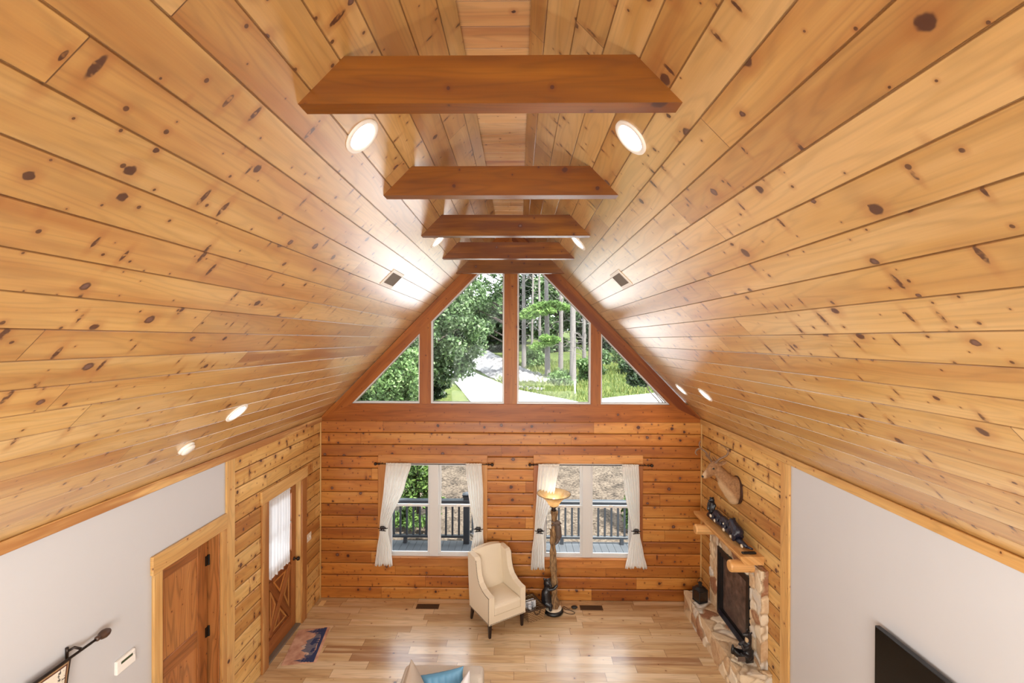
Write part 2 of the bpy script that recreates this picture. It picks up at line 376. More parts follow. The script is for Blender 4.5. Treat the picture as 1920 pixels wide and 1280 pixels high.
def remesh(o, vox, it=4):
    r = o.modifiers.new('remesh', 'REMESH'); r.mode = 'VOXEL'; r.voxel_size = vox; r.use_smooth_shade = True
    if it:
        m = o.modifiers.new('smooth', 'SMOOTH'); m.iterations = it; m.factor = 0.5
    return o
def tag(o, label=None, cat=None, group=None, kind=None):
    if label: o['label'] = label
    if cat: o['category'] = cat
    if group: o['group'] = group
    if kind: o['kind'] = kind
    return o
def empty(name, loc=(0, 0, 0), rz=0.0, **kw):
    o = bpy.data.objects.new(name, None); COL.objects.link(o); o.location = loc; o.rotation_euler = (0, 0, rz); o.empty_display_size = 0.1
    return tag(o, **kw)
def box(name, m, x0, x1, y0, y1, z0, z1, parent=None, bevel=0.0, grain=None, seg=1):
    b = MB(); b.box(x0, x1, y0, y1, z0, z1, grain); return b.build(name, m, parent, bevel=bevel, seg=seg)
def struct(o): o['kind'] = 'structure'; return o
NT = [0]
def trim(m, x0, x1, y0, y1, z0, z1, bevel=0.004, grain=None):
    NT[0] += 1
    return struct(box('trim_%d' % NT[0], m, x0, x1, y0, y1, z0, z1, bevel=bevel, grain=grain))
def trimp(m, poly, frame, d0, d1, udir=(1, 0), bevel=0.004):
    NT[0] += 1; b = MB(); b.prism(poly, frame, d0, d1, udir)
    return struct(b.build('trim_%d' % NT[0], m, bevel=bevel))
def FXZ(a, b, d): return (a, d, b)      # polygon in the far wall's plane, depth along y
def FYZ(a, b, d): return (d, a, b)      # polygon in a side wall's plane, depth along x
def copy_tree(o, loc=None, rz=None, label=None):
    c = o.copy(); COL.objects.link(c)
    for ch in list(o.children):
        d = ch.copy(); COL.objects.link(d); d.parent = c
        for gc in list(ch.children):
            e = gc.copy(); COL.objects.link(e); e.parent = d
    if loc is not None: c.location = loc
    if rz is not None: c.rotation_euler.z = rz
    if label: c['label'] = label
    return c

# ------------------------------------------------------------------ room shell
def log_wall(name, m, frame, a0, a1, z0, z1, openings, thick=0.15, sgn=1):
    """stacked log siding with rounded courses; openings (a0,a1,z0,z1) are left out"""
    b = MB(); zs = []
    k = 0
    while z0+k*ROW < z1-1e-4:
        lo, hi = z0+k*ROW, z0+(k+1)*ROW
        for dz, dd in ((0.0, 0.016), (0.006, 0.005), (0.022, 0.0), (ROW-0.022, 0.0), (ROW-0.006, 0.005)):
            if lo+dz < z1: zs.append((lo+dz, dd))
        k += 1
    zs.append((z1, 0.016))
    cuts = sorted({o[2] for o in openings} | {o[3] for o in openings})
    for c in cuts:
        if z0 < c < z1 and min(abs(c-z[0]) for z in zs) > 1e-3:
            zs.append((c, 0.0))
    zs.sort()
    for (za, da), (zb, db) in zip(zs, zs[1:]):
        zm = (za+zb)/2; xs = [(a0, a1)]
        for o in openings:
            if o[2] < zm < o[3]:
                nx = []
                for p, q in xs:
                    if o[1] <= p or o[0] >= q: nx.append((p, q))
                    else:
                        if o[0] > p: nx.append((p, o[0]))
                        if o[1] < q: nx.append((o[1], q))
                xs = nx
        for p, q in xs:
            ea = 0.001 if za <= z0 else 0.0
            b.add([frame(p, sgn*da, za), frame(q, sgn*da, za), frame(q, sgn*db, zb), frame(p, sgn*db, zb)],
                  [(p, za+ea), (q, za+ea), (q, zb), (p, zb)])
            b.add([frame(p, sgn*thick, za), frame(q, sgn*thick, za), frame(q, sgn*thick, zb), frame(p, sgn*thick, zb)])
    return struct(b.build(name, m))

W5 = (-2.115, -0.61, 0.685, 2.205); W6 = (0.40, 1.855, 0.685, 2.215)
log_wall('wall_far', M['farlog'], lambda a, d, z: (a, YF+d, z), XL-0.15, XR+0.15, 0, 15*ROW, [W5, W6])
D1 = (5.77, 6.67, 0.0, 2.13); D2 = (4.03, 4.84, 0.0, 2.13)
log_wall('wall_left', M['sidelog'], lambda a, d, z: (XL-d, a, z), 5.0, YF, 0, 2.93, [D1])
log_wall('wall_right', M['sidelog'], lambda a, d, z: (XR+d, a, z), 5.0, YF, 0, 2.93, [])
def painted(name, sx, openings):
    b = MB(); x0, x1 = sx
    ys = [YB, 5.0]
    if openings:
        o = openings[0]
        b.box(x0, x1, YB, o[0], 0, 2.95); b.box(x0, x1, o[1], 5.0, 0, 2.95); b.box(x0, x1, o[0], o[1], o[3], 2.95)
    else: b.box(x0, x1, YB, 5.0, 0, 2.95)
    return struct(b.build(name, M['paint']))
painted('wall_left', (XL-0.12, XL), [D2]); painted('wall_right', (XR, XR+0.12), [])
b = MB(); b.prism([(XL-0.2, 0), (XR+0.2, 0), (XR+0.2, ZK), (XC+0.2, 6.0), (XC-0.2, 6.0), (XL-0.2, ZK)], FXZ, YB-0.1, YB)
struct(b.build('wall_back', M['back']))
struct(box('wall_back', M['back'], XL, XR, -0.6, -0.5, 0, 2.6))
struct(box('floor', M['floor'], XL-0.1, XR+0.1, YB, YF+0.1, -0.15, 0, grain=0))
struct(box('floor', M['floor'], XL, XR, YB, 0.5, 2.6, 2.75, grain=0))
# exact plank phase for the main floor
for o in [x for x in bpy.data.objects if x.name.startswith('floor')]:
    ul = o.data.uv_layers[0].data
    for p in o.data.polygons:
        for li in p.loop_indices:
            c = o.data.vertices[o.data.loops[li].vertex_index].co
            if abs(p.normal.z) > 0.5: ul[li].uv = (c.x+8, c.y+20)

# ceiling: two slopes of V-groove planks and the flat ridge strip
cs = math.sqrt(1+SL*SL); tmax = (XC-0.195-XL)*cs
for side in (-1, 1):
    b = MB(); x0 = XL if side < 0 else XR; dx = -side/cs; dz = SL/cs; nx, nz = side*SL/cs, 1/cs   # outward normal
    prof = [(-0.30, 0.0)]; k = 0
    while True:
        t = PPH-PLK+k*PLK
        if t > tmax: break
        if t > -0.28: prof += [(t-0.005, 0.0), (t-0.001, 0.006), (t+0.001, 0.006), (t+0.005, 0.0)]
        k += 1
    prof.append((tmax+0.01, 0.0))
    rows = []
    for t, d in prof:
        X, Z = x0+dx*t+nx*d, ZK+dz*t+nz*d
        rows.append([(X, YB, Z), (X, YF+0.12, Z)])
    vv = [p[0]-PPH+20*PLK+(0 if side < 0 else 60*PLK) for p in prof]
    b.grid(rows, lambda a, c: (((YB, YF+0.12)[c])+11.3, vv[a]))
    rows2 = [[(x0+dx*t+nx*0.08, y, ZK+dz*t+nz*0.08) for y in (YB, YF+0.12)] for t in (-0.3, tmax+0.05)]
    b.grid(rows2)
    struct(b.build('ceiling', M['ceil']))
b = MB(); y = YB; rows = []; vs_ = []
while y < YF+0.1:
    for q, d in ((0.004, 0.0), (0.181, 0.0), (0.1835, 0.006), (0.1865, 0.006)):
        rows.append([(XC-0.2, y+q, ZR+d), (XC+0.2, y+q, ZR+d)]); vs_.append(y+q)
    y += 0.185
b.grid(rows, lambda a, c: ((-0.2, 0.2)[c]+5, vs_[a]-YB+37*0.185))
b.box(XC-0.25, XC+0.25, YB, YF+0.1, ZR+0.03, ZR+0.1)
struct(b.build('ceiling', M['strip']))

# trim: knee boards, corner posts, sill, gable framing
for x0, x1 in ((XL, XL+0.028), (XR-0.028, XR)):
    trim(M['trimpale'], x0, x1, YB, YF-0.002, 2.862, 2.945)
trim(M['trimpale'], XL, XL+0.024, 4.93, 5.072, 0, 2.862); trim(M['trimpale'], XR-0.024, XR, 4.94, 5.10, 0, 2.862)
trim(M['trimpale'], XL, XL+0.02, YF-0.022, YF, 0, 2.87); trim(M['trimpale'], XR-0.02, XR, YF-0.022, YF, 0, 2.87)
GB, GT = 3.165, 5.40                                     # glazed gable: sill top and top of the panes
ze = lambda x: (ZK+SL*(x-XL)-0.262) if x < XC else (ZK+SL*(XR-x)-0.262)
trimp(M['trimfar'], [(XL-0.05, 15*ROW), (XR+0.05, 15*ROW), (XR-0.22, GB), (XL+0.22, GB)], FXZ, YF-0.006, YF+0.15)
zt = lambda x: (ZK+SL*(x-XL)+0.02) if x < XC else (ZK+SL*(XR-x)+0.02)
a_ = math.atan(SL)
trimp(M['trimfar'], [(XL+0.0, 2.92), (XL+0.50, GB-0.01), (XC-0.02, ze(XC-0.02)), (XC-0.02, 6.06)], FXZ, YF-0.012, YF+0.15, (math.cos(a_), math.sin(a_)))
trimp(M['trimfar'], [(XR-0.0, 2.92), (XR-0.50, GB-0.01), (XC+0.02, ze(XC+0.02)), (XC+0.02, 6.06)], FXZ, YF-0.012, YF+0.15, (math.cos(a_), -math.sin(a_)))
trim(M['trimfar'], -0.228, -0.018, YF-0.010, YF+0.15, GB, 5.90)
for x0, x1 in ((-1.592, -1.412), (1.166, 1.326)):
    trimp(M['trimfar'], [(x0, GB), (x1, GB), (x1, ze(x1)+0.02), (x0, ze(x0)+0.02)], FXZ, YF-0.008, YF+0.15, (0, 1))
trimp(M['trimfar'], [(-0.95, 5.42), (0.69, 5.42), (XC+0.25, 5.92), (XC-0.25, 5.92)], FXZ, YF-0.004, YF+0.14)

def offset_poly(P, d):
    n = len(P); out = []
    A = sum(P[i][0]*P[(i+1) % n][1]-P[(i+1) % n][0]*P[i][1] for i in range(n)); s = 1 if A > 0 else -1
    for i in range(n):
        p0, p1, p2 = Vector(P[i-1]), Vector(P[i]), Vector(P[(i+1) % n])
        e1, e2 = (p1-p0).normalized(), (p2-p1).normalized()
        n1, n2 = Vector((-e1.y, e1.x))*s, Vector((-e2.y, e2.x))*s
        k = (n1+n2); k = k/(1+n1.dot(n2)); out.append(tuple(p1+k*d))
    return out
def ring(b, P, d, frame, d0, d1):
    Q = offset_poly(P, d); n = len(P)
    for i in range(n):
        j = (i+1) % n
        b.add([frame(*P[i], d0), frame(*P[j], d0), frame(*Q[j], d0), frame(*Q[i], d0)])
        b.add([frame(*P[i], d1), frame(*P[j], d1), frame(*Q[j], d1), frame(*Q[i], d1)])
        b.add([frame(*P[i], d0), frame(*P[j], d0), frame(*P[j], d1), frame(*P[i], d1)])
        b.add([frame(*Q[i], d0), frame(*Q[j], d0), frame(*Q[j], d1), frame(*Q[i], d1)])
    return Q
NW = [0]
def gable_window(P):
    NW[0] += 1
    e = struct(empty('window_%d' % NW[0], (P[0][0], YF+0.05, P[0][1])))
    f = lambda a, b_, d: (a-P[0][0], d-0.05, b_-P[0][1])
    b = MB(); Q = ring(b, P, 0.024, f, 0.02, 0.10); b.build('window_frame', M['vinyl'], e)
    b = MB(); ring(b, Q, 0.006, f, 0.045, 0.075); b.build('gasket', M['grille'], e)
    b = MB(); b.prism(Q, f, 0.058, 0.062); b.build('pane', M['glass'], e)
gb = GB+0.003
gable_window([(XL+0.505, gb), (-1.592, gb), (-1.592, ze(-1.592))])
gable_window([(-1.412, gb), (-0.228, gb), (-0.228, GT), (XL+(GT+0.262-ZK)/SL, GT), (-1.412, ze(-1.412))])
gable_window([(-0.018, gb), (1.166, gb), (1.166, ze(1.166)), (XR-(GT+0.262-ZK)/SL, GT), (-0.018, GT)])
gable_window([(1.326, gb), (XR-0.505, gb), (1.326, ze(1.326))])

def double_window(W, mx0, mx1, casing):
    NW[0] += 1
    x0, x1, z0, z1 = W
    e = struct(empty('window_%d' % NW[0], (0, 0, 0)))
    b = MB(); ring(b, [(x0, z0), (x1, z0), (x1, z1), (x0, z1)], 0.028, FXZ, YF+0.035, YF+0.13)
    b.box(mx0, mx1, YF+0.03, YF+0.13, z0, z1); b.build('window_frame', M['vinyl'], e, bevel=0.003)
    zm = 1.497
    for a0, a1 in ((x0+0.028, mx0), (mx1, x1-0.028)):
        for q0, q1, d in ((z0+0.028, zm+0.02, 0.055), (zm-0.02, z1-0.028, 0.085)):
            b = MB(); low = d < 0.06
            P = [(a0, q0), (a1, q0), (a1, q1), (a0, q1)]
            ring(b, P, 0.034, FXZ, YF+d, YF+d+0.028); s = b.build('sash', M['vinyl'], e, bevel=0.003)
            b = MB(); b.prism(offset_poly(P, 0.034), FXZ, YF+d+0.012, YF+d+0.016); b.build('pane', M['glass'], s)
            if low: box('sash_lock', M['white'], (a0+a1)/2-0.035, (a0+a1)/2+0.035, YF+d-0.012, YF+d, q1-0.014, q1+0.012, s, bevel=0.004)
    # wooden jambs and casing
    c0, c1, c2, c3 = casing
    for q in ((c0, x0, c2+0.137, c3-0.137), (x1, c1, c2+0.137, c3-0.137), (c0, c1, c2, c2+0.14), (c0, c1, c3-0.14, c3)):
        trim(M['trimwin'], q[0], q[1], YF-0.018, YF+0.012, q[2], q[3])
    trim(M['trimwin'], x0-0.02, x1+0.02, YF-0.03, YF+0.04, z0-0.022, z0)
    trim(M['trimwin'], x0-0.012, x0, YF, YF+0.13, z0, z1); trim(M['trimwin'], x1, x1+0.012, YF, YF+0.13, z0, z1)
    trim(M['trimwin'], x0-0.012, x1+0.012, YF, YF+0.13, z1, z1+0.012)
double_window(W5, -1.432, -1.288, (-2.262, -0.492, 0.54, 2.347))
double_window(W6, 1.045, 1.182, (0.25, 2.004, 0.54, 2.355))

# ------------------------------------------------------------------ doors in the left wall
def casing(y0, y1, w, zt_, hd, over, m):
    trim(m, XL, XL+0.026, y0-w, y0, 0, zt_); trim(m, XL, XL+0.026, y1, y1+w, 0, zt_)
    trim(m, XL, XL+0.03, y0-w-over, y1+w+over, zt_, zt_+hd)
casing(5.77, 6.67, 0.145, 2.13, 0.165, 0.02, M['trimpale'])
trim(M['trimpale'], XL, XL+0.026, 3.93, 4.03, 0, 2.13); trim(M['trimpale'], XL, XL+0.026, 4.84, 4.93, 0, 2.13)
trim(M['trimpale'], XL, XL+0.03, 3.915, 4.93, 2.13, 2.295)
for y0, y1, t in ((5.77, 6.67, 0.15), (4.03, 4.84, 0.14)):
    m = M['trimpale'] if t > 0.145 else M['door']
    trim(m, XL-t, XL+0.004, y0-0.0, y0+0.018, 0, 2.13); trim(m, XL-t, XL+0.004, y1-0.018, y1, 0, 2.13)
    trim(m, XL-t, XL+0.004, y0+0.018, y1-0.018, 2.112, 2.13)
trim(M['grille'], XL-0.15, XL+0.01, 5.788, 6.652, 0.0, 0.022)
struct(box('wall_left', M['back'], XL-0.20, XL-0.16, 3.8, 5.0, 0, 2.3))     # unseen panel added behind the interior door to stop daylight leaking past it
# door 1: front door with a crossbuck lower panel, glazed top
e = struct(empty('door_1', (XL-0.085, 6.22, 0.02)))
DX0, DX1 = -0.022, 0.022
b = MB(); hw = 0.43
for q in ((-hw, -hw+0.12, 0, 2.085), (hw-0.12, hw, 0, 2.085), (-hw+0.12, hw-0.12, 0, 0.2), (-hw+0.12, hw-0.12, 0.98, 1.12), (-hw+0.12, hw-0.12, 1.96, 2.085)):
    b.box(DX0, DX1, *q)
b.build('door_frame', M['doorx'], e, bevel=0.004)
box('door_panel', M['doorx'], -0.012, 0.006, -hw+0.11, hw-0.11, 0.19, 0.99, e)
iw, zA, zB = hw-0.12, 0.2, 0.98
for s in (1, -1):
    L_ = math.hypot(2*iw, zB-zA); an = math.atan2(zB-zA, 2*iw)*s
    mt = Matrix.Translation((0.012, 0, (zA+zB)/2)) @ Matrix.Rotation(an, 4, 'X')
    b = MB(); b.box(-0.006, 0.008+0.002*s, -L_/2+0.05, L_/2-0.05, -0.045, 0.045, 1, mt); b.build('cross_brace', M['doorx'], e, bevel=0.004)
zc_ = (zA+zB)/2
for tri in ([(-iw+0.13, zA+0.06), (iw-0.13, zA+0.06), (0, zc_-0.11)], [(-iw+0.13, zB-0.06), (iw-0.13, zB-0.06), (0, zc_+0.11)],
            [(-iw+0.06, zA+0.13), (-iw+0.06, zB-0.13), (-0.11, zc_)], [(iw-0.06, zA+0.13), (iw-0.06, zB-0.13), (0.11, zc_)]):
    b = MB(); ring(b, tri, 0.02, FYZ, 0.004, 0.016); b.build('panel_moulding', M['trimwin'], e, bevel=0.003)
box('door_glass', M['glass'], -0.004, 0.004, -hw+0.12, hw-0.12, 1.12, 1.96, e)
b = MB()
for k in range(1, 3): b.box(-0.014, 0.014, -hw+0.12+k*0.207-0.011, -hw+0.12+k*0.207+0.011, 1.12, 1.96)
b.box(-0.014, 0.014, -hw+0.12, hw-0.12, 1.54-0.011, 1.54+0.011)
b.build('muntins', M['vinyl'], e)
b = MB(); b.lathe([(0.028, 0), (0.028, 0.008), (0.012, 0.01), (0.012, 0.045), (0.026, 0.05), (0.03, 0.065), (0.02, 0.082), (0.002, 0.084)], (0.022, hw-0.06, 0.98), 16, axis='x')
b.build('door_handle', M['iron'], e, smooth=True)
# door 2: interior panelled pine door on black hinges, set back in its jamb
e = struct(empty('door_2', (XL-0.125, 4.43, 0.012)))
b = MB(); hw = 0.375
for q in ((-hw, -hw+0.15, 0, 2.09), (hw-0.15, hw, 0, 2.09), (-hw+0.15, hw-0.15, 0, 0.25), (-hw+0.15, hw-0.15, 1.0, 1.17), (-hw+0.15, hw-0.15, 1.93, 2.09)):
    b.box(-0.018, 0.018, *q)
b.build('door_frame', M['door'], e, bevel=0.004)
for z0, z1 in ((0.24, 1.01), (1.16, 1.94)):
    box('door_panel', M['door'], -0.008, 0.008, -hw+0.14, hw-0.14, z0, z1, e, grain=2)
for z in (0.3, 1.02, 1.78):
    b = MB(); b.box(0.012, 0.03, hw-0.036, hw+0.022, z, z+0.1); b.lathe([(0.009, z-0.004), (0.009, z+0.104)], (0.03, hw+0.006, 0), 10)
    b.build('hinge', M['hinge'], e)
box('door_handle', M['hinge'], 0.018, 0.07, -hw+0.05, -hw+0.08, 0.96, 0.985, e, bevel=0.006)
# baseboards of the painted walls
for nm, x0, x1, ya, yb in (('baseboard_left', XL, XL+0.018, 0.5, 3.93), ('baseboard_right', XR-0.018, XR, 0.5, 4.94)):
    struct(box(nm, M['trimpale'], x0, x1, ya, yb, 0, 0.12, bevel=0.004))

# ------------------------------------------------------------------ collar beams
BL = ['nearest and widest stained collar beam across the ridge, in front of the first downlight pair',
      'second collar beam from the front, just beyond the first pair of round downlights',
      'third collar beam from the front, in the middle of the row of five',
      'fourth collar beam from the front, just beyond the far pair of downlights',
      'farthest and smallest collar beam, touching the top of the gable windows']
for k in range(5):
    y0 = 1.974+1.256*k; z0, z1 = 5.225, 5.432; y1 = y0+0.09
    b = MB(); xs = lambda z: (XL+(z-ZK)/SL-0.012, XR-(z-ZK)/SL+0.012)
    b.prism([(xs(z0)[0]-0.03, z0), (xs(z0)[1]+0.03, z0), (xs(z1)[1]+0.03, z1), (xs(z1)[0]-0.03, z1)], FXZ, y0, y1)
    o = b.build('collar_beam', M['beam'], bevel=0.006, seg=2)
    tag(o, BL[k], 'beam', 'collar beams under the ridge')

# ------------------------------------------------------------------ things on the ceiling
def on_slope(x):
    s = -1 if x < XC else 1
    z = zc(x); n = Vector((-s*SL/cs, 0, -1/cs))            # points into the room
    return Vector((x, 0, z)), n, s
def slope_frame(x, y):
    p, n, s = on_slope(x); p.y = y
    ty = Vector((0, 1, 0)); tx = ty.cross(n).normalized()
    m = Matrix((tx, ty, n)).transposed().to_4x4(); m.translation = p
    return m
def downlight(x, y, label, spot=True):
    e = empty('recessed_downlight'); e.matrix_world = slope_frame(x, y)
    tag(e, label, 'ceiling light', 'recessed downlights in the pine ceiling')
    b = MB(); b.lathe([(0.112, -0.002), (0.112, 0.006), (0.106, 0.010), (0.088, 0.009), (0.082, 0.001)], n=40, caps=False); b.build('trim_ring', M['white'], e, smooth=True)
    b = MB(); b.lathe([(0.083, 0.0025), (0.05, 0.0035), (0.001, 0.004)], n=40, caps=False); b.build('lens', M['emit'], e, smooth=True)
    n = on_slope(x)[1]; p = Vector((x, y, zc(x)))+n*0.02
    if spot: lamp('downlight_beam', 'SPOT', p, 26, WARM, aim=p+n, spot_size=math.radians(150), spot_blend=0.8, shadow_soft_size=0.085)
downlight(-0.868, 2.51, 'lit round downlight left of the ridge, just beyond the nearest beam')
downlight(0.616, 2.52, 'lit round downlight right of the ridge, just beyond the nearest beam')
downlight(-0.89, 5.03, 'far lit downlight left of the ridge, half hidden by the third beam')
downlight(0.655, 5.03, 'far lit downlight right of the ridge, half hidden by the third beam')
downlight(-2.65, 4.25, 'low lit downlight on the left slope, above the front door')
downlight(2.39, 5.85, 'low lit downlight on the right slope, the nearer and larger of two')
downlight(2.425, 6.80, 'low lit downlight on the right slope, the one nearest the gable wall')
def ceil_vent(x, y, label):
    e = empty('ceiling_vent'); e.matrix_world = slope_frame(x, y)
    tag(e, label, 'vent', 'ceiling air vents')
    b = MB(); b.box(-0.105, 0.105, -0.2, 0.2, -0.002, 0.008); b.build('vent_plate', M['white'], e, bevel=0.003)
    b = MB(); b.box(-0.07, 0.07, -0.16, 0.16, 0.006, 0.0095)
    for k in range(17): b.box(-0.07, 0.07, -0.16+k*0.02-0.002, -0.16+k*0.02+0.002, 0.009, 0.013)
    b.build('grille', M['grille'], e)
ceil_vent(-1.34, 4.82, 'small rectangular air vent on the left ceiling slope')
ceil_vent(1.08, 4.82, 'small rectangular air vent on the right ceiling slope')
e = empty('smoke_detector'); e.matrix_world = slope_frame(-2.90, 3.93)
tag(e, 'round white smoke detector low on the left ceiling slope', 'smoke detector')
b = MB(); b.lathe([(0.07, -0.002), (0.07, 0.012), (0.062, 0.02)], n=32); b.build('mounting_ring', M['white'], e, smooth=True)
b = MB(); b.lathe([(0.06, 0.018), (0.06, 0.034), (0.048, 0.044), (0.001, 0.047)], n=32); b.build('cover', M['white'], e, smooth=True)

# ------------------------------------------------------------------ curtains, rods, tiebacks
def curtain(label, rows, y0, pleats, tie_z, ruffle=0.028):
    """rows: (z, left x, right x); gathered on the rod, pinched at the tie"""
    b = MB(); out = []; n = 72
    zs = []
    rows = sorted(rows, reverse=True)
    def lerp(z):
        for (za, la, ra), (zb, lb, rb) in zip(rows, rows[1:]):
            if za >= z >= zb:
                t = (za-z)/(za-zb); t = t*t*(3-2*t)*0.5+t*0.5
                return la+(lb-la)*t, ra+(rb-ra)*t
        return rows[-1][1:]
    zt0, zb0 = rows[0][0], rows[-1][0]; m = 46
    for a in range(m+1):
        z = zt0+(zb0-zt0)*a/m; l, r = lerp(z)
        k = min(1, abs(z-tie_z)/0.35); amp = 0.007+0.010*k
        if z > zt0-0.05: amp = 0.006
        row = []
        for c in range(n+1):
            s = c/n; ph = 2*PI*pleats*s
            yy = y0+amp*math.sin(ph+0.6*math.sin(5*s))+0.12*amp*math.sin(1.7*ph+a*0.05)
            zz = z-(0.012*math.sin(ph*0.5+1)+0.01*math.sin(9*s) if a == m else 0)
            row.append((l+(r-l)*s, yy, zz))
        out.append(row)
    b.grid(out)
    top = [[(p[0], y0+(p[1]-y0)*(1+q*0.8), p[2]+q*ruffle+0.004*math.sin(c*1.7)*q) for c, p in enumerate(out[0])] for q in (0, 0.5, 1)]
    b.grid(top)
    # hem band
    o = b.build('curtain', M['curtain'], smooth=True)
    s = o.modifiers.new('thickness', 'SOLIDIFY'); s.thickness = 0.002; s.offset = 0
    tag(o, label, 'curtain', 'white curtain panels on the far wall'); return o
CYP = YF-0.085; CUR = CYP-0.038
curtain('white curtain left of the left window, drawn aside to the left by its tieback', [(2.207, -2.10, -1.70), (1.9, -2.13, -1.79), (1.235, -2.20, -2.06), (1.12, -2.20, -2.06), (0.85, -2.245, -2.01), (0.60, -2.275, -1.99)], CUR, 7, 1.18)
curtain('white curtain right of the left window, its hem hidden behind the armchair', [(2.21, -0.83, -0.575), (1.8, -0.79, -0.55), (1.235, -0.70, -0.55), (1.12, -0.70, -0.55), (0.85, -0.745, -0.525), (0.60, -0.75, -0.515)], CUR, 6, 1.18)
curtain('white curtain left of the right window, partly behind the floor lamp bowl', [(2.207, 0.325, 0.655), (1.9, 0.305, 0.60), (1.23, 0.27, 0.41), (1.12, 0.26, 0.41), (0.85, 0.225, 0.42), (0.565, 0.21, 0.425)], CUR, 6, 1.18)
curtain('white curtain right of the right window, nearest the fireplace', [(2.21, 1.645, 1.905), (1.8, 1.69, 1.92), (1.23, 1.80, 1.925), (1.12, 1.80, 1.93), (0.85, 1.75, 1.985), (0.60, 1.70, 2.045)], CUR, 7, 1.18)
def finial(b, x, y, z, s, r=0.026):
    b.lathe([(0.008, 0), (0.016, 0.004*1), (0.016, 0.02), (0.009, 0.026), (0.011, 0.05)], (x, y, z), 14, axis='x', a=(Matrix.Rotation(PI, 3, 'Z') if s < 0 else None))
    b.ball((x+s*0.07, y, z), (r, r, r), 14, 10)
def rod(x0, x1, z, label):
    e = tag(empty('curtain_rod', ((x0+x1)/2, CYP, z)), label, 'curtain rod', 'bronze curtain rods')
    h = (x1-x0)/2-0.06
    b = MB(); b.tube([(-h, 0, 0), (h, 0, 0)], 0.0065, 10); b.build('rod', M['iron'], e, smooth=True)
    for s in (-1, 1):
        b = MB(); finial(b, s*(h-0.02), 0, 0, s); b.build('finial', M['iron'], e, smooth=True)
        b = MB(); b.tube([(s*(h-0.05), 0.002, 0), (s*(h-0.05), 0.04, 0.004), (s*(h-0.05), 0.082, 0.0)], 0.006, 8); b.build('bracket', M['iron'], e, smooth=True)
rod(-2.29, -0.40, 2.21, 'thin bronze curtain rod with ball finials across the left window')
rod(0.18, 2.135, 2.212, 'thin bronze curtain rod with ball finials across the right window')
def tieback(x, z, label, flip=1):
    e = tag(empty('curtain_tieback', (x, CUR-0.045, z)), label, 'curtain tieback', 'black bear curtain tiebacks')
    b = MB(); f = flip
    for p0, r0, p1, r1 in [((-.022*f, 0, .012), .021, (.018*f, 0, .016), .019), ((.018*f, 0, .016), .014, (.045*f, 0, .0), .013), ((.045*f, 0, 0), .011, (.058*f, 0, -.008), .006),
                           ((-.022*f, 0, 0), .012, (-.03*f, 0, -.035), .008), ((.014*f, 0, 0), .011, (.022*f, 0, -.035), .008), ((-.006*f, 0.002, 0), .01, (-.008*f, .002, -.033), .007),
                           ((.042*f, 0, .012), .006, (.04*f, 0, .016), .005), ((-.05*f, 0, -.036), .007, (.05*f, 0, -.044), .007)]:
        b.capsule(p0, r0, p1, r1, 8)
    remesh(b.build('bear_ornament', M['blackbear'], e), 0.004, 2)
    b = MB(); b.tube([(0.075*math.cos(t), 0.022-0.012*math.sin(t), -0.012+0.004*math.cos(2*t)) for t in [PI*k/20 for k in range(21)]], 0.006, 6)
    b.build('strap', M['iron'], e, smooth=True)
tieback(-2.14, 1.215, 'small black bear tieback on the curtain farthest left')
tieback(-0.625, 1.215, 'small black bear tieback on the curtain above the armchair', -1)
tieback(0.345, 1.195, 'small black bear tieback beside the floor lamp trunk')
tieback(1.862, 1.205, 'small black bear tieback on the curtain nearest the fireplace', -1)
# sheer on the front door
e = tag(empty('door_curtain', (XL-0.035, 6.04, 2.07)), 'sheer white half curtain hanging over the front door glass', 'curtain')
b = MB(); rows = []
for a in range(31):
    z = -1.02*a/30
    row = []
    for c in range(91):
        s = c/90; ph = 2*PI*10*s; k = 0.4+0.6*a/30
        y = -0.36+0.72*s
        row.append((0.004+k*0.012*math.sin(ph+math.sin(7*s))+0.003*math.sin(3.1*ph), y+0.01*math.sin(a*0.2)*s, z+(0.018*math.sin(ph*.5) if a == 30 else 0)-0.0))
    rows.append(row)
b.grid(rows); b.grid([[(p[0]*(1+q), p[1], p[2]+0.03*q) for p in rows[0]] for q in (0, 1)])
o = b.build('cloth', M['sheer'], e, smooth=True)
b = MB(); b.tube([(0.004, -0.40, 0.0), (0.004, 0.40, 0.0)], 0.005, 8); b.build('rod', M['white'], e)

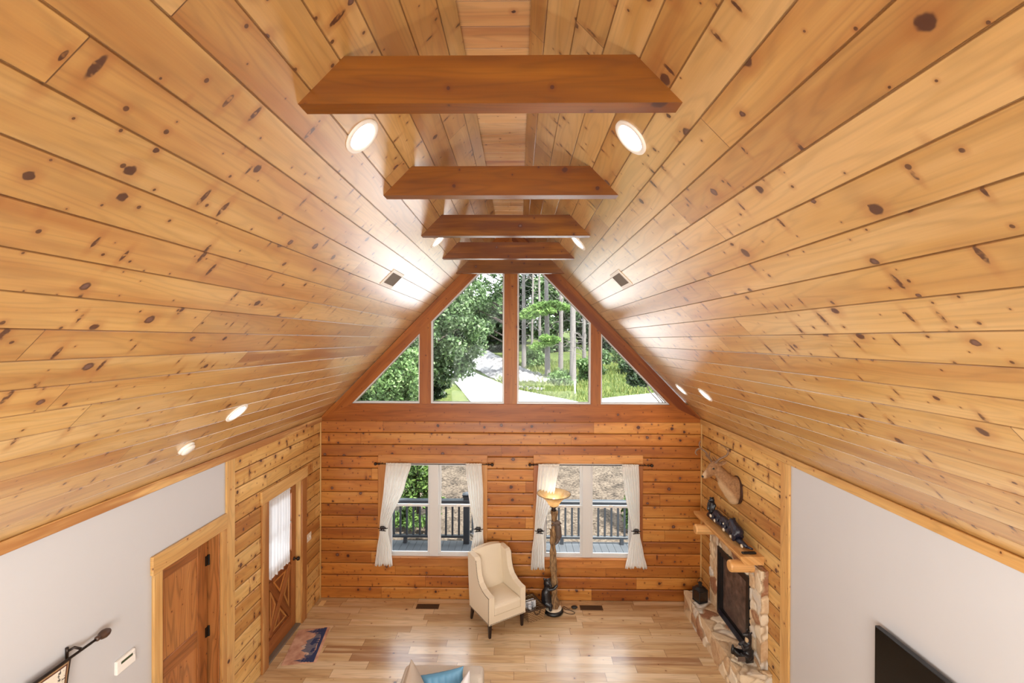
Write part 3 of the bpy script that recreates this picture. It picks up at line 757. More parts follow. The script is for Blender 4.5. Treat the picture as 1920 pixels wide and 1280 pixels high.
# ------------------------------------------------------------------ wing armchair
ang = math.atan2(0.342, 0.512)
e = tag(empty('wing_armchair', (-0.396, 6.334, 0), ang), 'cream wingback armchair with nailhead trim in front of the far wall', 'armchair')
W_, D_ = 0.616, 0.593     # local: x along the front, y to the back
def panel_poly():
    return [(0.0, 0.20), (0.0, 0.585), (0.10, 0.592), (0.20, 0.615), (0.29, 0.665), (0.345, 0.735), (0.375, 0.82), (0.388, 0.90), (0.40, 0.955), (0.44, 0.985), (0.60, 1.0), (0.645, 0.99), (0.63, 0.7), (0.585, 0.20)]
def F_side(a, z, d): return (d, a, z)
for nm, x0, x1 in (('left', 0.0, 0.085), ('right', W_-0.085, W_)):
    b = MB(); b.prism(panel_poly(), F_side, x0, x1)
    b.cur = 1
    P = panel_poly(); xo = x0-0.001 if nm == 'left' else x1+0.001
    Q = [(0.012, 0.215), (0.012, 0.575), (0.10, 0.58), (0.195, 0.603), (0.28, 0.655), (0.333, 0.73), (0.362, 0.82), (0.376, 0.90), (0.388, 0.955)]
    path = [Vector(q) for q in Q]
    acc = 0.0; step = 0.021
    for p, q in zip(path, path[1:]):
        L_ = (q-p).length; t = step-acc if acc else 0
        while t < L_:
            c = p+(q-p)*(t/L_); b.ball((xo, c.x, c.y), 0.0072, 6, 4); t += step
        acc = (L_-(t-step)) if L_ > 0 else acc
    c = 0.02
    while c < 0.58: b.ball((xo, c, 0.212), 0.0072, 6, 4); c += step
    b.build('arm_wing', [M['linen'], M['nail']], e, bevel=0.012, seg=3)
b = MB()
rows = []
for a in range(13):
    z = 0.28+(1.02-0.28)*a/12; row = []
    for c in range(13):
        x = 0.07+(W_-0.14)*c/12; s = (c/12-0.5)*2
        bul = 0.035*(1-s*s)*(0.4+0.6*math.sin(PI*min(1, a/12+0.1)))
        zz = z+(0.035*(1-s*s) if a == 12 else 0.03*(1-s*s)*a/12)
        row.append((x, 0.47-bul+0.10*a/12, zz))
    rows.append(row)
back = [[(p[0], 0.565+0.08*a/12, p[2]) for p in r] for a, r in enumerate(rows)]
full = [r+bk[::-1] for r, bk in zip(rows, back)]
i0 = b.grid(full, close=True); n = len(full[0]); b.cap([i0+k for k in range(n)]); b.cap([i0+12*n+k for k in range(n)])
b.build('backrest', M['linen'], e, smooth=False, bevel=0.012, seg=3)
b = MB(); b.box(0.08, W_-0.08, 0.0, 0.50, 0.20, 0.315); b.cur = 1
c = 0.02
while c < W_-0.01: b.ball((c, -0.001, 0.212), 0.0072, 6, 4); c += 0.021
b.build('seat_base', [M['linen'], M['nail']], e, bevel=0.008, seg=2)
b = MB(); rows = []
for a in range(15):
    y = -0.012+0.50*a/14
    rows.append([(0.088+(W_-0.176)*c/14, y, 0.455+0.022*math.sin(PI*c/14)*math.sin(PI*min(1, a/12))-(0.025 if a == 0 else 0.006 if a == 1 else 0)) for c in range(15)])
low = [[(p[0], p[1], 0.32) for p in r] for r in rows]
full = [r+l[::-1] for r, l in zip(rows, low)]
i0 = b.grid(full, close=True); n = len(full[0]); b.cap([i0+k for k in range(n)]); b.cap([i0+14*n+k for k in range(n)])
b.build('seat_cushion', M['linen'], e, bevel=0.014, seg=3)
for x, y, dx, dy in ((0.035, 0.04, 0, 0), (W_-0.035, 0.04, 0, 0), (0.04, D_-0.045, -0.005, 0.04), (W_-0.04, D_-0.045, 0.005, 0.04)):
    b = MB()
    rows = [[(x+dx+u*0.016, y+dy+v*0.016, 0.0) for u, v in ((-1, -1), (1, -1), (1, 1), (-1, 1))], [(x+u*0.024, y+v*0.024, 0.205) for u, v in ((-1, -1), (1, -1), (1, 1), (-1, 1))]]
    i0 = b.grid(rows, close=True); b.cap([i0, i0+1, i0+2, i0+3]); b.cap([i0+4, i0+5, i0+6, i0+7])
    b.build('leg', M['legwood'], e, bevel=0.003)

# ------------------------------------------------------------------ basket with newspapers
def basketmat():
    g = G('woven_seagrass'); s = g.sep(g.uv())
    r = g.ma('FLOOR', g.ma('MULTIPLY', s[1], 55.0))
    w = g.ma('SINE', g.ma('ADD', g.ma('MULTIPLY', s[0], 130.0), g.ma('MULTIPLY', r, PI)))
    h = g.ma('MULTIPLY', g.ma('ABSOLUTE', g.ma('SINE', g.ma('MULTIPLY', s[1], 55.0*PI))), g.ma('MULTIPLY_ADD', w, 0.35, 0.65))
    c = g.ramp(g.ma('ADD', h, g.ma('MULTIPLY', g.noise(g.uv(), 60), 0.25)), [(0.15, lin(70, 48, 30)), (0.5, lin(146, 110, 72)), (1.0, lin(190, 158, 114))])
    return g.done(g.pbr(c, 0.8, normal=g.bump(h, 0.9, 0.01)))
M['basket'] = basketmat()
def newsmat():
    g = G('printed_newspaper'); s = g.sep(g.uv())
    blk = g.white(g.ma('ADD', g.ma('FLOOR', g.ma('MULTIPLY', s[0], 22.0)), g.ma('MULTIPLY', g.ma('FLOOR', g.ma('MULTIPLY', s[1], 30.0)), 7.3)))
    n = g.noise(g.uv(), 90.0, 3.0, 0.7)
    f = g.ma('MULTIPLY', g.ma('GREATER_THAN', blk[0], 0.45), g.ss(n, 0.42, 0.56))
    return g.done(g.pbr(g.mix(f, lin(222, 224, 228), lin(70, 78, 96)), 0.7))
M['magazine'] = newsmat()
ba = math.atan2(0.12, 0.236)
e = tag(empty('wicker_basket', (0.168, 6.745, 0), ba), 'woven wicker basket between the armchair and the lamp', 'basket')
bw, bd, bh = 0.255, 0.36, 0.175
def brect(z, o): return [(-o, -o, z), (bw+o, -o, z), (bw+o, bd+o, z), (-o, bd+o, z)]
b = MB()
for i in range(4):
    for inner in (0, 1):
        q = -0.012*inner
        A, B = brect(0.0, q), brect(bh, 0.025+q); j = (i+1) % 4
        L_ = (Vector(A[j])-Vector(A[i])).length
        b.grid([[Vector(A[i]).lerp(Vector(A[j]), t/12) for t in range(13)], [Vector(B[i]).lerp(Vector(B[j]), t/12) for t in range(13)]], lambda a, c: (c/12*L_+i, a*bh))
b.add(brect(0.003, -0.004)); b.build('woven_body', M['basket'], e)
b = MB(); P = [Vector(p) for p in brect(bh, 0.02)]
b.tube(P+[P[0]], 0.011, 8); b.build('rim', M['basket'], e, smooth=True)
for yy in (-0.028, bd+0.028):
    b = MB(); b.tube([(bw/2+0.05*math.cos(t), yy+0.012*math.sin(t), bh-0.01+0.052*math.sin(t)) for t in [2*PI*k/24 for k in range(25)]], 0.0075, 8)
    b.build('handle', M['basket'], e, smooth=True)
NL = ['rolled newspaper at the front of the wicker basket', 'folded newspaper standing in the middle of the wicker basket', 'folded newspaper at the back of the wicker basket']
for k, (y, tilt, dz) in enumerate(((0.06, 0.35, 0.0), (0.13, 0.22, 0.02), (0.20, 0.12, 0.01))):
    mt = Matrix.Translation((0.168, 6.745, 0)) @ Matrix.Rotation(ba, 4, 'Z') @ Matrix.Translation((0.012, y, 0.012)) @ Matrix.Rotation(-tilt*0.5, 4, 'X')
    b = MB()
    if k == 0:
        b.lathe([(0.028, 0), (0.03, 0.03), (0.03, 0.19), (0.022, 0.20), (0.006, 0.19)], (0.06, 0.02, 0), 16)
        b.uv = [[(b.v[i][2]*2, i*0.02) for i in f] for f in b.f]; b.v = [tuple(mt @ Vector(p)) for p in b.v]
    else: b.box(0.0, 0.19, 0.0, 0.022, 0.0, 0.185+dz, 0, mt)
    o = b.build('newspaper', M['magazine'], bevel=0.004); tag(o, NL[k], 'newspaper', 'newspapers in the basket')

# ------------------------------------------------------------------ torchiere with climbing bears
LX, LY = 0.555, 7.03
e = tag(empty('floor_lamp', (LX, LY, 0)), 'tree trunk torchiere floor lamp with climbing bears, glass bowl lit', 'floor lamp')
b = MB(); b.lathe([(0.14, 0), (0.152, 0.012), (0.152, 0.035), (0.138, 0.052), (0.12, 0.058)], n=40); b.build('base', M['black'], e, smooth=True)
b = MB(); b.lathe([(0.125, 0.056), (0.128, 0.066), (0.118, 0.078), (0.10, 0.08)], n=40); b.build('base_ring', M['birch'], e, smooth=True)
def barkmat():
    g = G('lamp_bark'); o = g.obj()
    n = g.noise(g.n('ShaderNodeMapping').outputs[0], 1.0) if False else None
    mp = g.n('ShaderNodeMapping'); g.put(mp.inputs[0], o); mp.inputs['Scale'].default_value = (22, 22, 6)
    n = g.noise(mp.outputs[0], 2.0, 4.0, 0.65)
    c = g.ramp(n, [(0.32, lin(74, 52, 34)), (0.52, lin(142, 110, 74)), (0.72, lin(184, 152, 108))])
    return g.done(g.pbr(c, 0.75, normal=g.bump(n, 0.9, 0.02)))
M['lampbark'] = barkmat()
b = MB(); pts = []; rr = []
for k in range(40):
    z = 0.075+1.49*k/39
    r = 0.045+0.055*max(0, 1-z/0.35)**1.5+0.006*math.sin(z*17)+0.005*math.sin(z*41+1)
    if 0.62 < z < 0.75: r += 0.012
    pts.append((0.012*math.sin(z*5)-0.0, 0.008*math.cos(z*7), z)); rr.append(r)
rows = []
for p, r in zip(pts, rr):
    rows.append([(p[0]+math.cos(a)*r*(1+0.09*math.sin(5*a+p[2]*3)+0.05*math.sin(11*a-p[2]*9)), p[1]+math.sin(a)*r*(1+0.09*math.sin(5*a+p[2]*3)+0.05*math.sin(11*a-p[2]*9)), p[2]) for a in [2*PI*k/28 for k in range(28)]])
i0 = b.grid(rows, close=True); b.cap([i0+39*28+k for k in range(28)])
b.tube([(-0.03, -0.02, 0.70), (-0.07, -0.03, 0.715)], [0.014, 0.009], 8); b.tube([(-0.04, -0.01, 1.26), (-0.07, -0.03, 1.30)], [0.010, 0.007], 8)
b.build('trunk', M['lampbark'], e, smooth=True)
b = MB(); b.lathe([(0.03, 1.555), (0.042, 1.575), (0.026, 1.60), (0.05, 1.625), (0.03, 1.63)], n=24); b.build('socket_cup', M['iron'], e, smooth=True)
def shademat():
    g = G('amber_glass_shade'); n = g.noise(g.obj(), 9.0, 4.0, 0.6)
    c = g.ramp(n, [(0.35, lin(214, 184, 132)), (0.65, lin(238, 222, 186))])
    d = g.pbr(c, 0.3); t = g.n('ShaderNodeBsdfTranslucent'); g.put(t.inputs[0], c)
    mx = g.n('ShaderNodeMixShader'); mx.inputs[0].default_value = 0.5; g.put(mx.inputs[1], d); g.put(mx.inputs[2], t.outputs[0])
    return g.done(mx.outputs[0])
M['shade'] = shademat()
prof = [(0.03, 1.625), (0.06, 1.638), (0.085, 1.665), (0.11, 1.71), (0.16, 1.765), (0.21, 1.80), (0.25, 1.822), (0.258, 1.83)]
b = MB(); b.lathe(prof+[(r-0.004, z+0.002) for r, z in prof[::-1]], n=48, caps=False); b.build('glass_shade', M['shade'], e, smooth=True)
b = MB(); b.tube([(0.257*math.cos(t), 0.257*math.sin(t), 1.829) for t in [2*PI*k/48 for k in range(49)]], 0.005, 6); b.build('shade_rim', M['lampbark'], e, smooth=True)
b = MB(); b.lathe([(0.012, 1.635), (0.014, 1.66), (0.03, 1.70), (0.028, 1.73), (0.012, 1.75), (0.001, 1.752)], n=18); b.build('bulb', plain('warm_bulb', (1.0, 0.84, 0.62, 1), 0.4, emit=2.2), e, smooth=True)
lamp('torchiere_bulb_light', 'POINT', (LX, LY, 1.79), 2.2, (1.0, 0.80, 0.55), shadow_soft_size=0.03)
# lower bear: standing upright, hugging the trunk from the left
b = MB()
for p0, r0, p1, r1 in [((-.105, -.03, .17), .085, (-.12, -.045, .32), .070), ((-.115, -.045, .32), .058, (-.10, -.045, .43), .045), ((-.10, -.05, .47), .060, (-.098, -.058, .485), .058),
                       ((-.085, -.075, .475), .036, (-.055, -.115, .468), .027), ((-.145, -.045, .525), .018, (-.148, -.045, .532), .016), ((-.062, -.042, .528), .018, (-.060, -.042, .535), .016),
                       ((-.08, -.075, .38), .028, (.0, -.085, .40), .022), ((.0, -.085, .40), .022, (.045, -.075, .445), .02), ((-.10, .01, .37), .026, (-.03, .06, .40), .02),
                       ((-.11, -.075, .17), .05, (-.05, -.10, .15), .035), ((-.05, -.10, .15), .03, (-.055, -.11, .095), .026), ((-.10, .02, .16), .045, (-.06, .05, .1), .03)]:
    b.capsule(p0, r0, p1, r1)
o = remesh(b.build('climbing_bear', M['blackbear'], e), 0.009, 3); o['label'] = 'black bear hugging the foot of the trunk'
# upper bear: climbing on the right side
b = MB()
for p0, r0, p1, r1 in [((.075, -.03, 1.20), .05, (.065, -.035, 1.33), .05), ((.065, -.035, 1.33), .042, (.045, -.05, 1.40), .034), ((.05, -.05, 1.40), .036, (.07, -.06, 1.405), .034),
                       ((.09, -.06, 1.40), .012, (.115, -.055, 1.385), .010), ((.06, -.06, 1.43), .011, (.06, -.06, 1.44), .01), ((.02, -.06, 1.39), .016, (-.03, -.055, 1.42), .013), ((.04, -.03, 1.37), .02, (-.04, -.06, 1.36), .013),
                       ((.085, -.035, 1.19), .032, (.05, -.05, 1.10), .024), ((.05, -.05, 1.10), .022, (.02, -.06, 1.075), .018), ((.10, -.02, 1.19), .03, (.075, .02, 1.12), .022)]:
    b.capsule(p0, r0, p1, r1)
o = remesh(b.build('climbing_bear', M['greybear'], e), 0.008, 3); o['label'] = 'smaller grey brown bear climbing high on the trunk'
b = MB()
pts = [(0.13, 0.02, 0.01), (0.17, -0.02, 0.007), (0.23, -0.055, 0.006), (0.30, -0.06, 0.006), (0.325, -0.02, 0.006), (0.27, 0.03, 0.006), (0.20, 0.05, 0.008), (0.16, 0.09, 0.014), (0.17, 0.12, 0.014), (0.22, 0.09, 0.008), (0.24, 0.06, 0.012), (0.27, 0.07, 0.012)]
def smooth_path(P, k=6):
    P = [Vector(p) for p in P]; out = []
    for i in range(len(P)-1):
        a, b_, c, d = P[max(i-1, 0)], P[i], P[i+1], P[min(i+2, len(P)-1)]
        for t in [j/k for j in range(k)]:
            out.append(0.5*((2*b_)+(c-a)*t+(2*a-5*b_+4*c-d)*t*t+(-a+3*b_-3*c+d)*t**3))
    return out+[P[-1]]
b.tube(smooth_path(pts), 0.0048, 7); b.build('power_cord', plain('brown_cord', lin(70, 50, 36), 0.5), e, smooth=True)
b = MB(); b.ball((0.335, 0.095, 0.022), (0.052, 0.034, 0.022), 14, 8); b.build('foot_switch', M['black'], e, smooth=True)

# ------------------------------------------------------------------ floor registers, outlet plate, doormat
def register(x0, x1, y0, y1, label, m, grp):
    e = tag(empty('floor_register', ((x0+x1)/2, (y0+y1)/2, 0)), label, 'floor vent', grp)
    w, d = (x1-x0)/2, (y1-y0)/2
    b = MB(); ring(b, [(-w, -d), (w, -d), (w, d), (-w, d)], 0.018, lambda a, c, q: (a, c, q), 0.0005, 0.005); b.build('register_frame', m, e, bevel=0.001)
    b = MB(); b.box(-w+0.018, w-0.018, -d+0.018, d-0.018, 0.0002, 0.001); b.cur = 1
    for k in range(19):
        x = -w+0.018+(2*w-0.036)*(k+0.5)/19; b.box(x-0.003, x+0.003, -d+0.018, d-0.018, 0.001, 0.004)
    for k in (-1, 0, 1): b.box(-w+0.018, w-0.018, k*0.022-0.002, k*0.022+0.002, 0.001, 0.0042)
    b.build('louvre_grille', [M['black'], m], e)
register(-1.59, -1.235, 7.065, 7.195, 'dark bronze floor register under the left window', M['bronze'], 'bronze floor registers by the far wall')
register(0.98, 1.335, 7.08, 7.207, 'dark bronze floor register under the right window', M['bronze'], 'bronze floor registers by the far wall')
b = MB(); b.box(-0.04, 0.04, -0.066, 0.066, 0, 0.005); b.box(-0.03, 0.03, -0.054, 0.054, 0.005, 0.0065)
e = b.build('outlet_plate', plain('cream_plate', lin(226, 196, 142), 0.5), bevel=0.001, loc=(-3.108, 7.19, 0)); tag(e, 'small cream floor outlet plate in the left far corner', 'outlet plate')
# doormat: pinkish ground, mountain outlines, spruce and bear silhouettes facing the door
e = tag(empty('doormat', (-2.885, 6.19, 0), math.radians(9.5)), 'pinkish doormat with blue bears and mountains before the front door', 'doormat')
MW, ML = 0.435, 0.73
def matmat():
    g = G('doormat_pile'); n = g.noise(g.obj(), 6.0, 4.0, 0.6); n2 = g.noise(g.obj(), 220.0)
    c = g.ramp(n, [(0.35, lin(176, 128, 106)), (0.6, lin(208, 166, 140))])
    return g.done(g.pbr(c, 0.95, normal=g.bump(n2, 0.4, 0.003)))
box('mat', matmat(), -MW/2, MW/2, -ML/2, ML/2, 0.0005, 0.008, e, bevel=0.002)
navy = plain('navy_print', lin(44, 54, 92), 0.95, nz=0.25, nscale=40); slate = plain('slate_print', lin(104, 102, 116), 0.95, nz=0.3, nscale=30)
# picture coordinates: a runs along the mat (towards the room's front), h is up = towards the door
def pm(a, h, d): return (MW/2-0.045-h*0.36, a*0.36, 0.0082+d)
def print_poly(b, P, d): b.add([pm(a, h, d) for a, h in P])
b = MB()
for P in ([(-.95, .12), (-.62, .42), (-.48, .36), (-.30, .62), (-.2, .5), (-.05, .7), (.1, .5), (.25, .58), (.42, .34), (.6, .3), (.85, .12)],):
    print_poly(b, P, 0.0002)
b.build('mountain_print', slate, e)
snow = plain('snow_print', lin(196, 170, 152), 0.95)
for P in ([(-.22, .53), (-.06, .68), (.05, .55), (-.03, .5), (-.1, .56), (-.15, .48)], [(-.60, .36), (-.5, .36), (-.4, .45), (-.46, .3), (-.56, .26)]):
    b = MB(); print_poly(b, P, 0.0004); b.build('snow_print', snow, e)
b = MB()
for a0, s in ((-.92, .55), (-.84, .7), (-.75, .5), (-.66, .4), (.92, .5), (.83, .75), (.74, .6), (.64, .42)):
    for q in range(4):
        h0 = s*(0.1+0.2*q); w = 0.085*s*(1.3-0.27*q)+0.015
        print_poly(b, [(a0-w, h0), (a0+w, h0), (a0, h0+0.34*s)], 0.0006+0.0001*q)
print_poly(b, [(-1, -.02), (1, -.02), (1, .10), (.6, .13), (.3, .08), (0, .10), (-.3, .07), (-.6, .14), (-1, .12)], 0.0007)
b.build('spruce_print', navy, e)
def bear2d(cx, cz, s, f=1):
    P = [(-.5, .05), (-.52, .45), (-.42, .68), (-.1, .74), (.2, .82), (.32, .8), (.42, .95), (.5, .84), (.62, .72), (.72, .58), (.66, .48), (.5, .46), (.42, .32), (.44, .0), (.28, .0), (.24, .25), (.1, .28), (.06, .0), (-.08, .0), (-.08, .28), (-.24, .26), (-.3, .0), (-.46, .0)]
    return [(cx+f*x*s, cz+y*s) for x, y in P]
for cx, cz, s in ((.2, .09, .34), (-.32, .09, .2)):
    b = MB(); print_poly(b, bear2d(cx, cz, s, -1), 0.0009); b.build('bear_print', navy, e)

# ------------------------------------------------------------------ fireplace: stone hearth and surround, insert, mantel
def stonemat():
    g = G('fieldstone'); c = g.n('ShaderNodeVertexColor'); c.layer_name = 'stone'
    s = g.n('ShaderNodeSeparateColor'); g.put(s.inputs[0], c.outputs[0])
    o = g.obj(); n = g.noise(o, 14.0, 5.0, 0.65); n2 = g.noise(o, 45.0, 3.0, 0.6)
    t = g.ma('MULTIPLY_ADD', g.ma('SUBTRACT', n, 0.5), 0.55, s.outputs[0])
    col = g.ramp(t, [(0.05, lin(146, 100, 70)), (0.22, lin(188, 152, 114)), (0.5, lin(214, 190, 156)), (0.75, lin(226, 210, 184)), (1.0, lin(200, 194, 186))])
    col = g.mix(g.ma('MULTIPLY', s.outputs[1], 0.9), col, lin(170, 146, 118))
    return g.done(g.pbr(col, 0.75, normal=g.bump(g.ma('ADD', n, g.ma('MULTIPLY', n2, 0.5)), 0.5, 0.015)))
M['stone'] = stonemat()
def stone_block(name, x0, x1, y0, y1, z0, z1, parent, seed, cell=0.17, depth=0.022, res=0.014):
    """a block whose faces are broken into proud, irregular stones with recessed mortar"""
    rng = np.random.RandomState(seed)
    n = [max(2, int(round((b_-a)/res))) for a, b_ in ((x0, x1), (y0, y1), (z0, z1))]
    ax = [np.linspace(a, b_, k+1) for (a, b_), k in zip(((x0, x1), (y0, y1), (z0, z1)), n)]
    idx = {}; verts = []; faces = []
    def vid(i, j, k):
        t = (i, j, k)
        if t not in idx: idx[t] = len(verts); verts.append((ax[0][i], ax[1][j], ax[2][k]))
        return idx[t]
    for i in range(n[0]):
        for j in range(n[1]):
            faces.append((vid(i, j, n[2]), vid(i+1, j, n[2]), vid(i+1, j+1, n[2]), vid(i, j+1, n[2])))
    for i in range(n[0]):
        for k in range(n[2]):
            faces.append((vid(i, 0, k), vid(i+1, 0, k), vid(i+1, 0, k+1), vid(i, 0, k+1)))
            faces.append((vid(i, n[1], k), vid(i, n[1], k+1), vid(i+1, n[1], k+1), vid(i+1, n[1], k)))
    for j in range(n[1]):
        for k in range(n[2]):
            faces.append((vid(0, j, k), vid(0, j, k+1), vid(0, j+1, k+1), vid(0, j+1, k)))
    V = np.array(verts)
    vol = [(x0-cell/2, x1+cell/2), (y0-cell/2, y1+cell/2), (z0-cell/2, z1+cell/2)]
    cnt = int(np.prod([max(1.0, (b_-a)/cell) for a, b_ in vol])*0.9)+4
    S = np.stack([rng.uniform(a, b_, cnt) for a, b_ in vol], 1)
    wv = V+0.02*np.stack([np.sin(V[:, 1]*31+V[:, 2]*17), np.sin(V[:, 2]*27+V[:, 0]*23), np.sin(V[:, 0]*29+V[:, 1]*19)], 1)
    D = np.linalg.norm(wv[:, None, :]-S[None], axis=2)
    o2 = np.argsort(D, 1)[:, :2]; r = np.arange(len(V))
    edge = D[r, o2[:, 1]]-D[r, o2[:, 0]]
    t = np.clip((edge-0.006)/0.022, 0, 1); t = t*t*(3-2*t)
    tint = rng.rand(cnt)[o2[:, 0]]; prd = rng.rand(cnt)[o2[:, 0]]
    nrm = np.zeros_like(V)
    nrm[V[:, 0] < x0+1e-5, 0] -= 1; nrm[V[:, 1] < y0+1e-5, 1] -= 1; nrm[V[:, 1] > y1-1e-5, 1] += 1; nrm[V[:, 2] > z1-1e-5, 2] += 1
    nrm /= np.maximum(np.linalg.norm(nrm, axis=1, keepdims=True), 1e-6)
    off = (t*(0.35+0.65*prd)-1.0)*depth
    lowz = np.clip((V[:, 2]-z0)/0.02, 0, 1)
    V2 = V+nrm*(off)[:, None]
    V2[:, 2] = np.maximum(V2[:, 2], z0)
    me = bpy.data.meshes.new(name); me.from_pydata([tuple(p) for p in V2], [], faces)
    me.materials.append(M['stone'])
    at = me.color_attributes.new('stone', 'FLOAT_COLOR', 'POINT')
    cc = np.ones((len(V), 4), np.float32); cc[:, 0] = tint; cc[:, 1] = 1-np.clip((edge-0.004)/0.012, 0, 1); cc[:, 2] = 0
    at.data.foreach_set('color', cc.ravel())
    me.polygons.foreach_set('use_smooth', [True]*len(faces))
    bm = bmesh.new(); bm.from_mesh(me); bmesh.ops.recalc_face_normals(bm, faces=bm.faces); bm.to_mesh(me); bm.free()
    o = bpy.data.objects.new(name, me); COL.objects.link(o); o.parent = parent
    return o
HZ = 0.345
e = tag(empty('stone_fireplace', (XR, 6.1, 0)), 'fieldstone fireplace with raised hearth against the right log wall', 'fireplace')
X_, Y_ = XR, 6.1
stone_block('hearth', 2.565-X_, -0.002, 5.28-Y_, 7.08-Y_, 0.0, HZ, e, 3, 0.2)
stone_block('stone_column', 2.845-X_, -0.002, 5.36-Y_, 5.63-Y_, HZ-0.02, 1.50, e, 5, 0.17)
stone_block('stone_column', 2.845-X_, -0.002, 6.50-Y_, 6.80-Y_, HZ-0.02, 1.50, e, 8, 0.17)
stone_block('stone_header', 2.852-X_, -0.002, 5.62-Y_, 6.51-Y_, 1.275, 1.50, e, 11, 0.17)
# firebox insert
f = tag(empty('firebox_insert', (2.85-X_, 0, HZ)), None); f.parent = e; f.name = 'firebox_insert'
y0, y1, zt1 = 5.625-Y_, 6.505-Y_, 1.285-HZ
b = MB()
for w0, w1, x0 in ((0.0, 0.035, -0.012), (0.035, 0.065, -0.004), (0.065, 0.10, 0.006)):
    P = offset_poly([(y0, 0.0), (y1, 0.0), (y1, zt1), (y0, zt1)], w0)
    ring(b, P, w1-w0, FYZ, x0, x0+0.06)
b.build('insert_frame', M['black'], f, bevel=0.003)
def firemat():
    g = G('firebox_mesh_glass'); n = g.noise(g.obj(), 9.0, 5.0, 0.65)
    c = g.ramp(n, [(0.35, lin(52, 42, 38)), (0.6, lin(98, 80, 72)), (0.75, lin(130, 112, 104))])
    return g.done(g.pbr(c, 0.35))
M['fire'] = firemat()
b = MB(); P = offset_poly([(y0, 0.0), (y1, 0.0), (y1, zt1), (y0, zt1)], 0.09); b.prism(P, FYZ, 0.03, 0.036); b.build('screen_glass', M['fire'], f)
b = MB()
for k in range(5):
    z = 0.012+k*0.017; b.box(-0.016, -0.008, y0+0.06, y1-0.06, z, z+0.008)
b.build('louvre_grille', plain('blue_black_louvre', lin(34, 40, 58), 0.35, 0.4), f)
# mantel shelf on two log corbels
fp = e
e = empty('mantel', (0, 6.2-Y_, 1.62)); e.parent = fp; e['label'] = 'thick honey pine mantel shelf on two log corbels'
b = MB(); b.prism([(-0.282, 0.0), (-0.002, 0.0), (-0.002, -0.10), (-0.225, -0.10), (-0.268, -0.055), (-0.282, -0.02)], lambda a, c, d: (a, d, c), 5.465-6.2, 6.925-6.2, (0, 1))
bb = b
# let the grain run along the shelf
b.uv = [[((b.v[i][1])+3, b.v[i][0]+b.v[i][2]*1.3+7) for i in fc] for fc in b.f]
b.build('shelf_slab', M['mantel'], e, bevel=0.006, seg=2)
for yy in (5.60, 6.68):
    b = MB(); y_ = yy-6.2; rows = []
    for x, r in ((-0.36, 0.055), (-0.352, 0.066), (-0.34, 0.071), (-0.002, 0.074)):
        rows.append([(x, y_+r*math.cos(a), -0.176+max(-1, 1)*min(r*math.sin(a), 0.074)) for a in [2*PI*k/28 for k in range(28)]])
    i0 = b.grid(rows, lambda a, c: (a*0.12, c*0.016), close=True); b.cap([i0+k for k in range(28)]); b.cap([i0+3*28+k for k in range(28)])
    b.build('log_corbel', M['mantel'], e, smooth=False, bevel=0.0)

# bear family on a log, remote
e = tag(empty('bear_family_figurine', (2.80, 6.1, 1.632)), 'black bears climbing along a birch log, on the mantel shelf', 'figurine')
b = MB()
b.tube([(0.02, -0.47, 0.03), (0.0, -0.35, 0.042), (-0.005, -0.1, 0.05), (0.0, 0.2, 0.05), (-0.02, 0.40, 0.052), (-0.03, 0.52, 0.05)], [0.02, 0.036, 0.042, 0.042, 0.042, 0.038], 14)
b.tube([(0.02, -0.47, 0.03), (0.075, -0.51, 0.02)], [0.018, 0.01], 8)
b.build('log', M['bearblue'], e, smooth=True)
for k, (y, z, x) in enumerate(((0.525, 0.05, -0.035), (0.30, 0.05, -0.045), (0.02, 0.04, -0.047), (-0.18, 0.035, -0.045), (-0.42, 0.02, -0.02), (0.40, 0.08, -0.06))):
    b = MB(); b.ball((x, y, z), (0.012, 0.03, 0.022), 10, 7); b.build('birch_patch', M['birch'], e, smooth=True)
BEARS = {
 'standing': [((0, 0, .03), .05, (0, .0, .14), .045), ((0, 0, .14), .042, (-.005, -.01, .185), .034), ((-.005, -.02, .20), .035, (-.01, -.025, .205), .034), ((-.03, -.03, .20), .02, (-.06, -.035, .192), .012),
              ((.012, -.02, .235), .011, (.012, -.02, .24), .009), ((-.03, -.01, .232), .011, (-.03, -.01, .238), .009), ((-.035, .02, .14), .02, (-.06, .0, .06), .014), ((.03, -.03, .13), .02, (.0, -.05, .07), .014)],
 'crouch': [((0, .05, .05), .052, (0, -.05, .045), .045), ((0, -.09, .04), .034, (-.01, -.10, .045), .032), ((-.02, -.125, .03), .016, (-.025, -.135, .025), .012), ((.02, -.085, .072), .01, (.02, -.085, .076), .008),
            ((-.025, -.085, .07), .01, (-.025, -.085, .074), .008), ((-.04, .06, .03), .022, (-.05, .05, -.01), .016), ((-.035, -.05, .03), .018, (-.045, -.07, -.01), .013)],
 'big': [((0, -.03, .05), .075, (0, .06, .08), .066), ((0, .09, .12), .045, (-.005, .11, .125), .042), ((-.03, .13, .11), .022, (-.045, .14, .10), .015), ((.025, .10, .165), .012, (.025, .10, .17), .01),
         ((-.03, .10, .162), .012, (-.03, .10, .167), .01), ((-.055, .06, .06), .028, (-.06, .09, .0), .02), ((-.055, -.06, .02), .034, (-.06, -.05, -.04), .024), ((.04, -.05, .0), .03, (.05, -.03, -.04), .02)]}
for kind, y, z in (('standing', 0.50, 0.075), ('crouch', 0.29, 0.085), ('crouch', 0.06, 0.085), ('big', -0.24, 0.085)):
    b = MB()
    for p0, r0, p1, r1 in BEARS[kind]: b.capsule(p0, r0, p1, r1)
    o = remesh(b.build('bear', M['blackbear'] if kind == 'standing' else M['bearblue'], e, loc=(0.0, y, z)), 0.008, 3)
    if kind == 'standing': o['label'] = 'bear standing upright at the far end of the log'
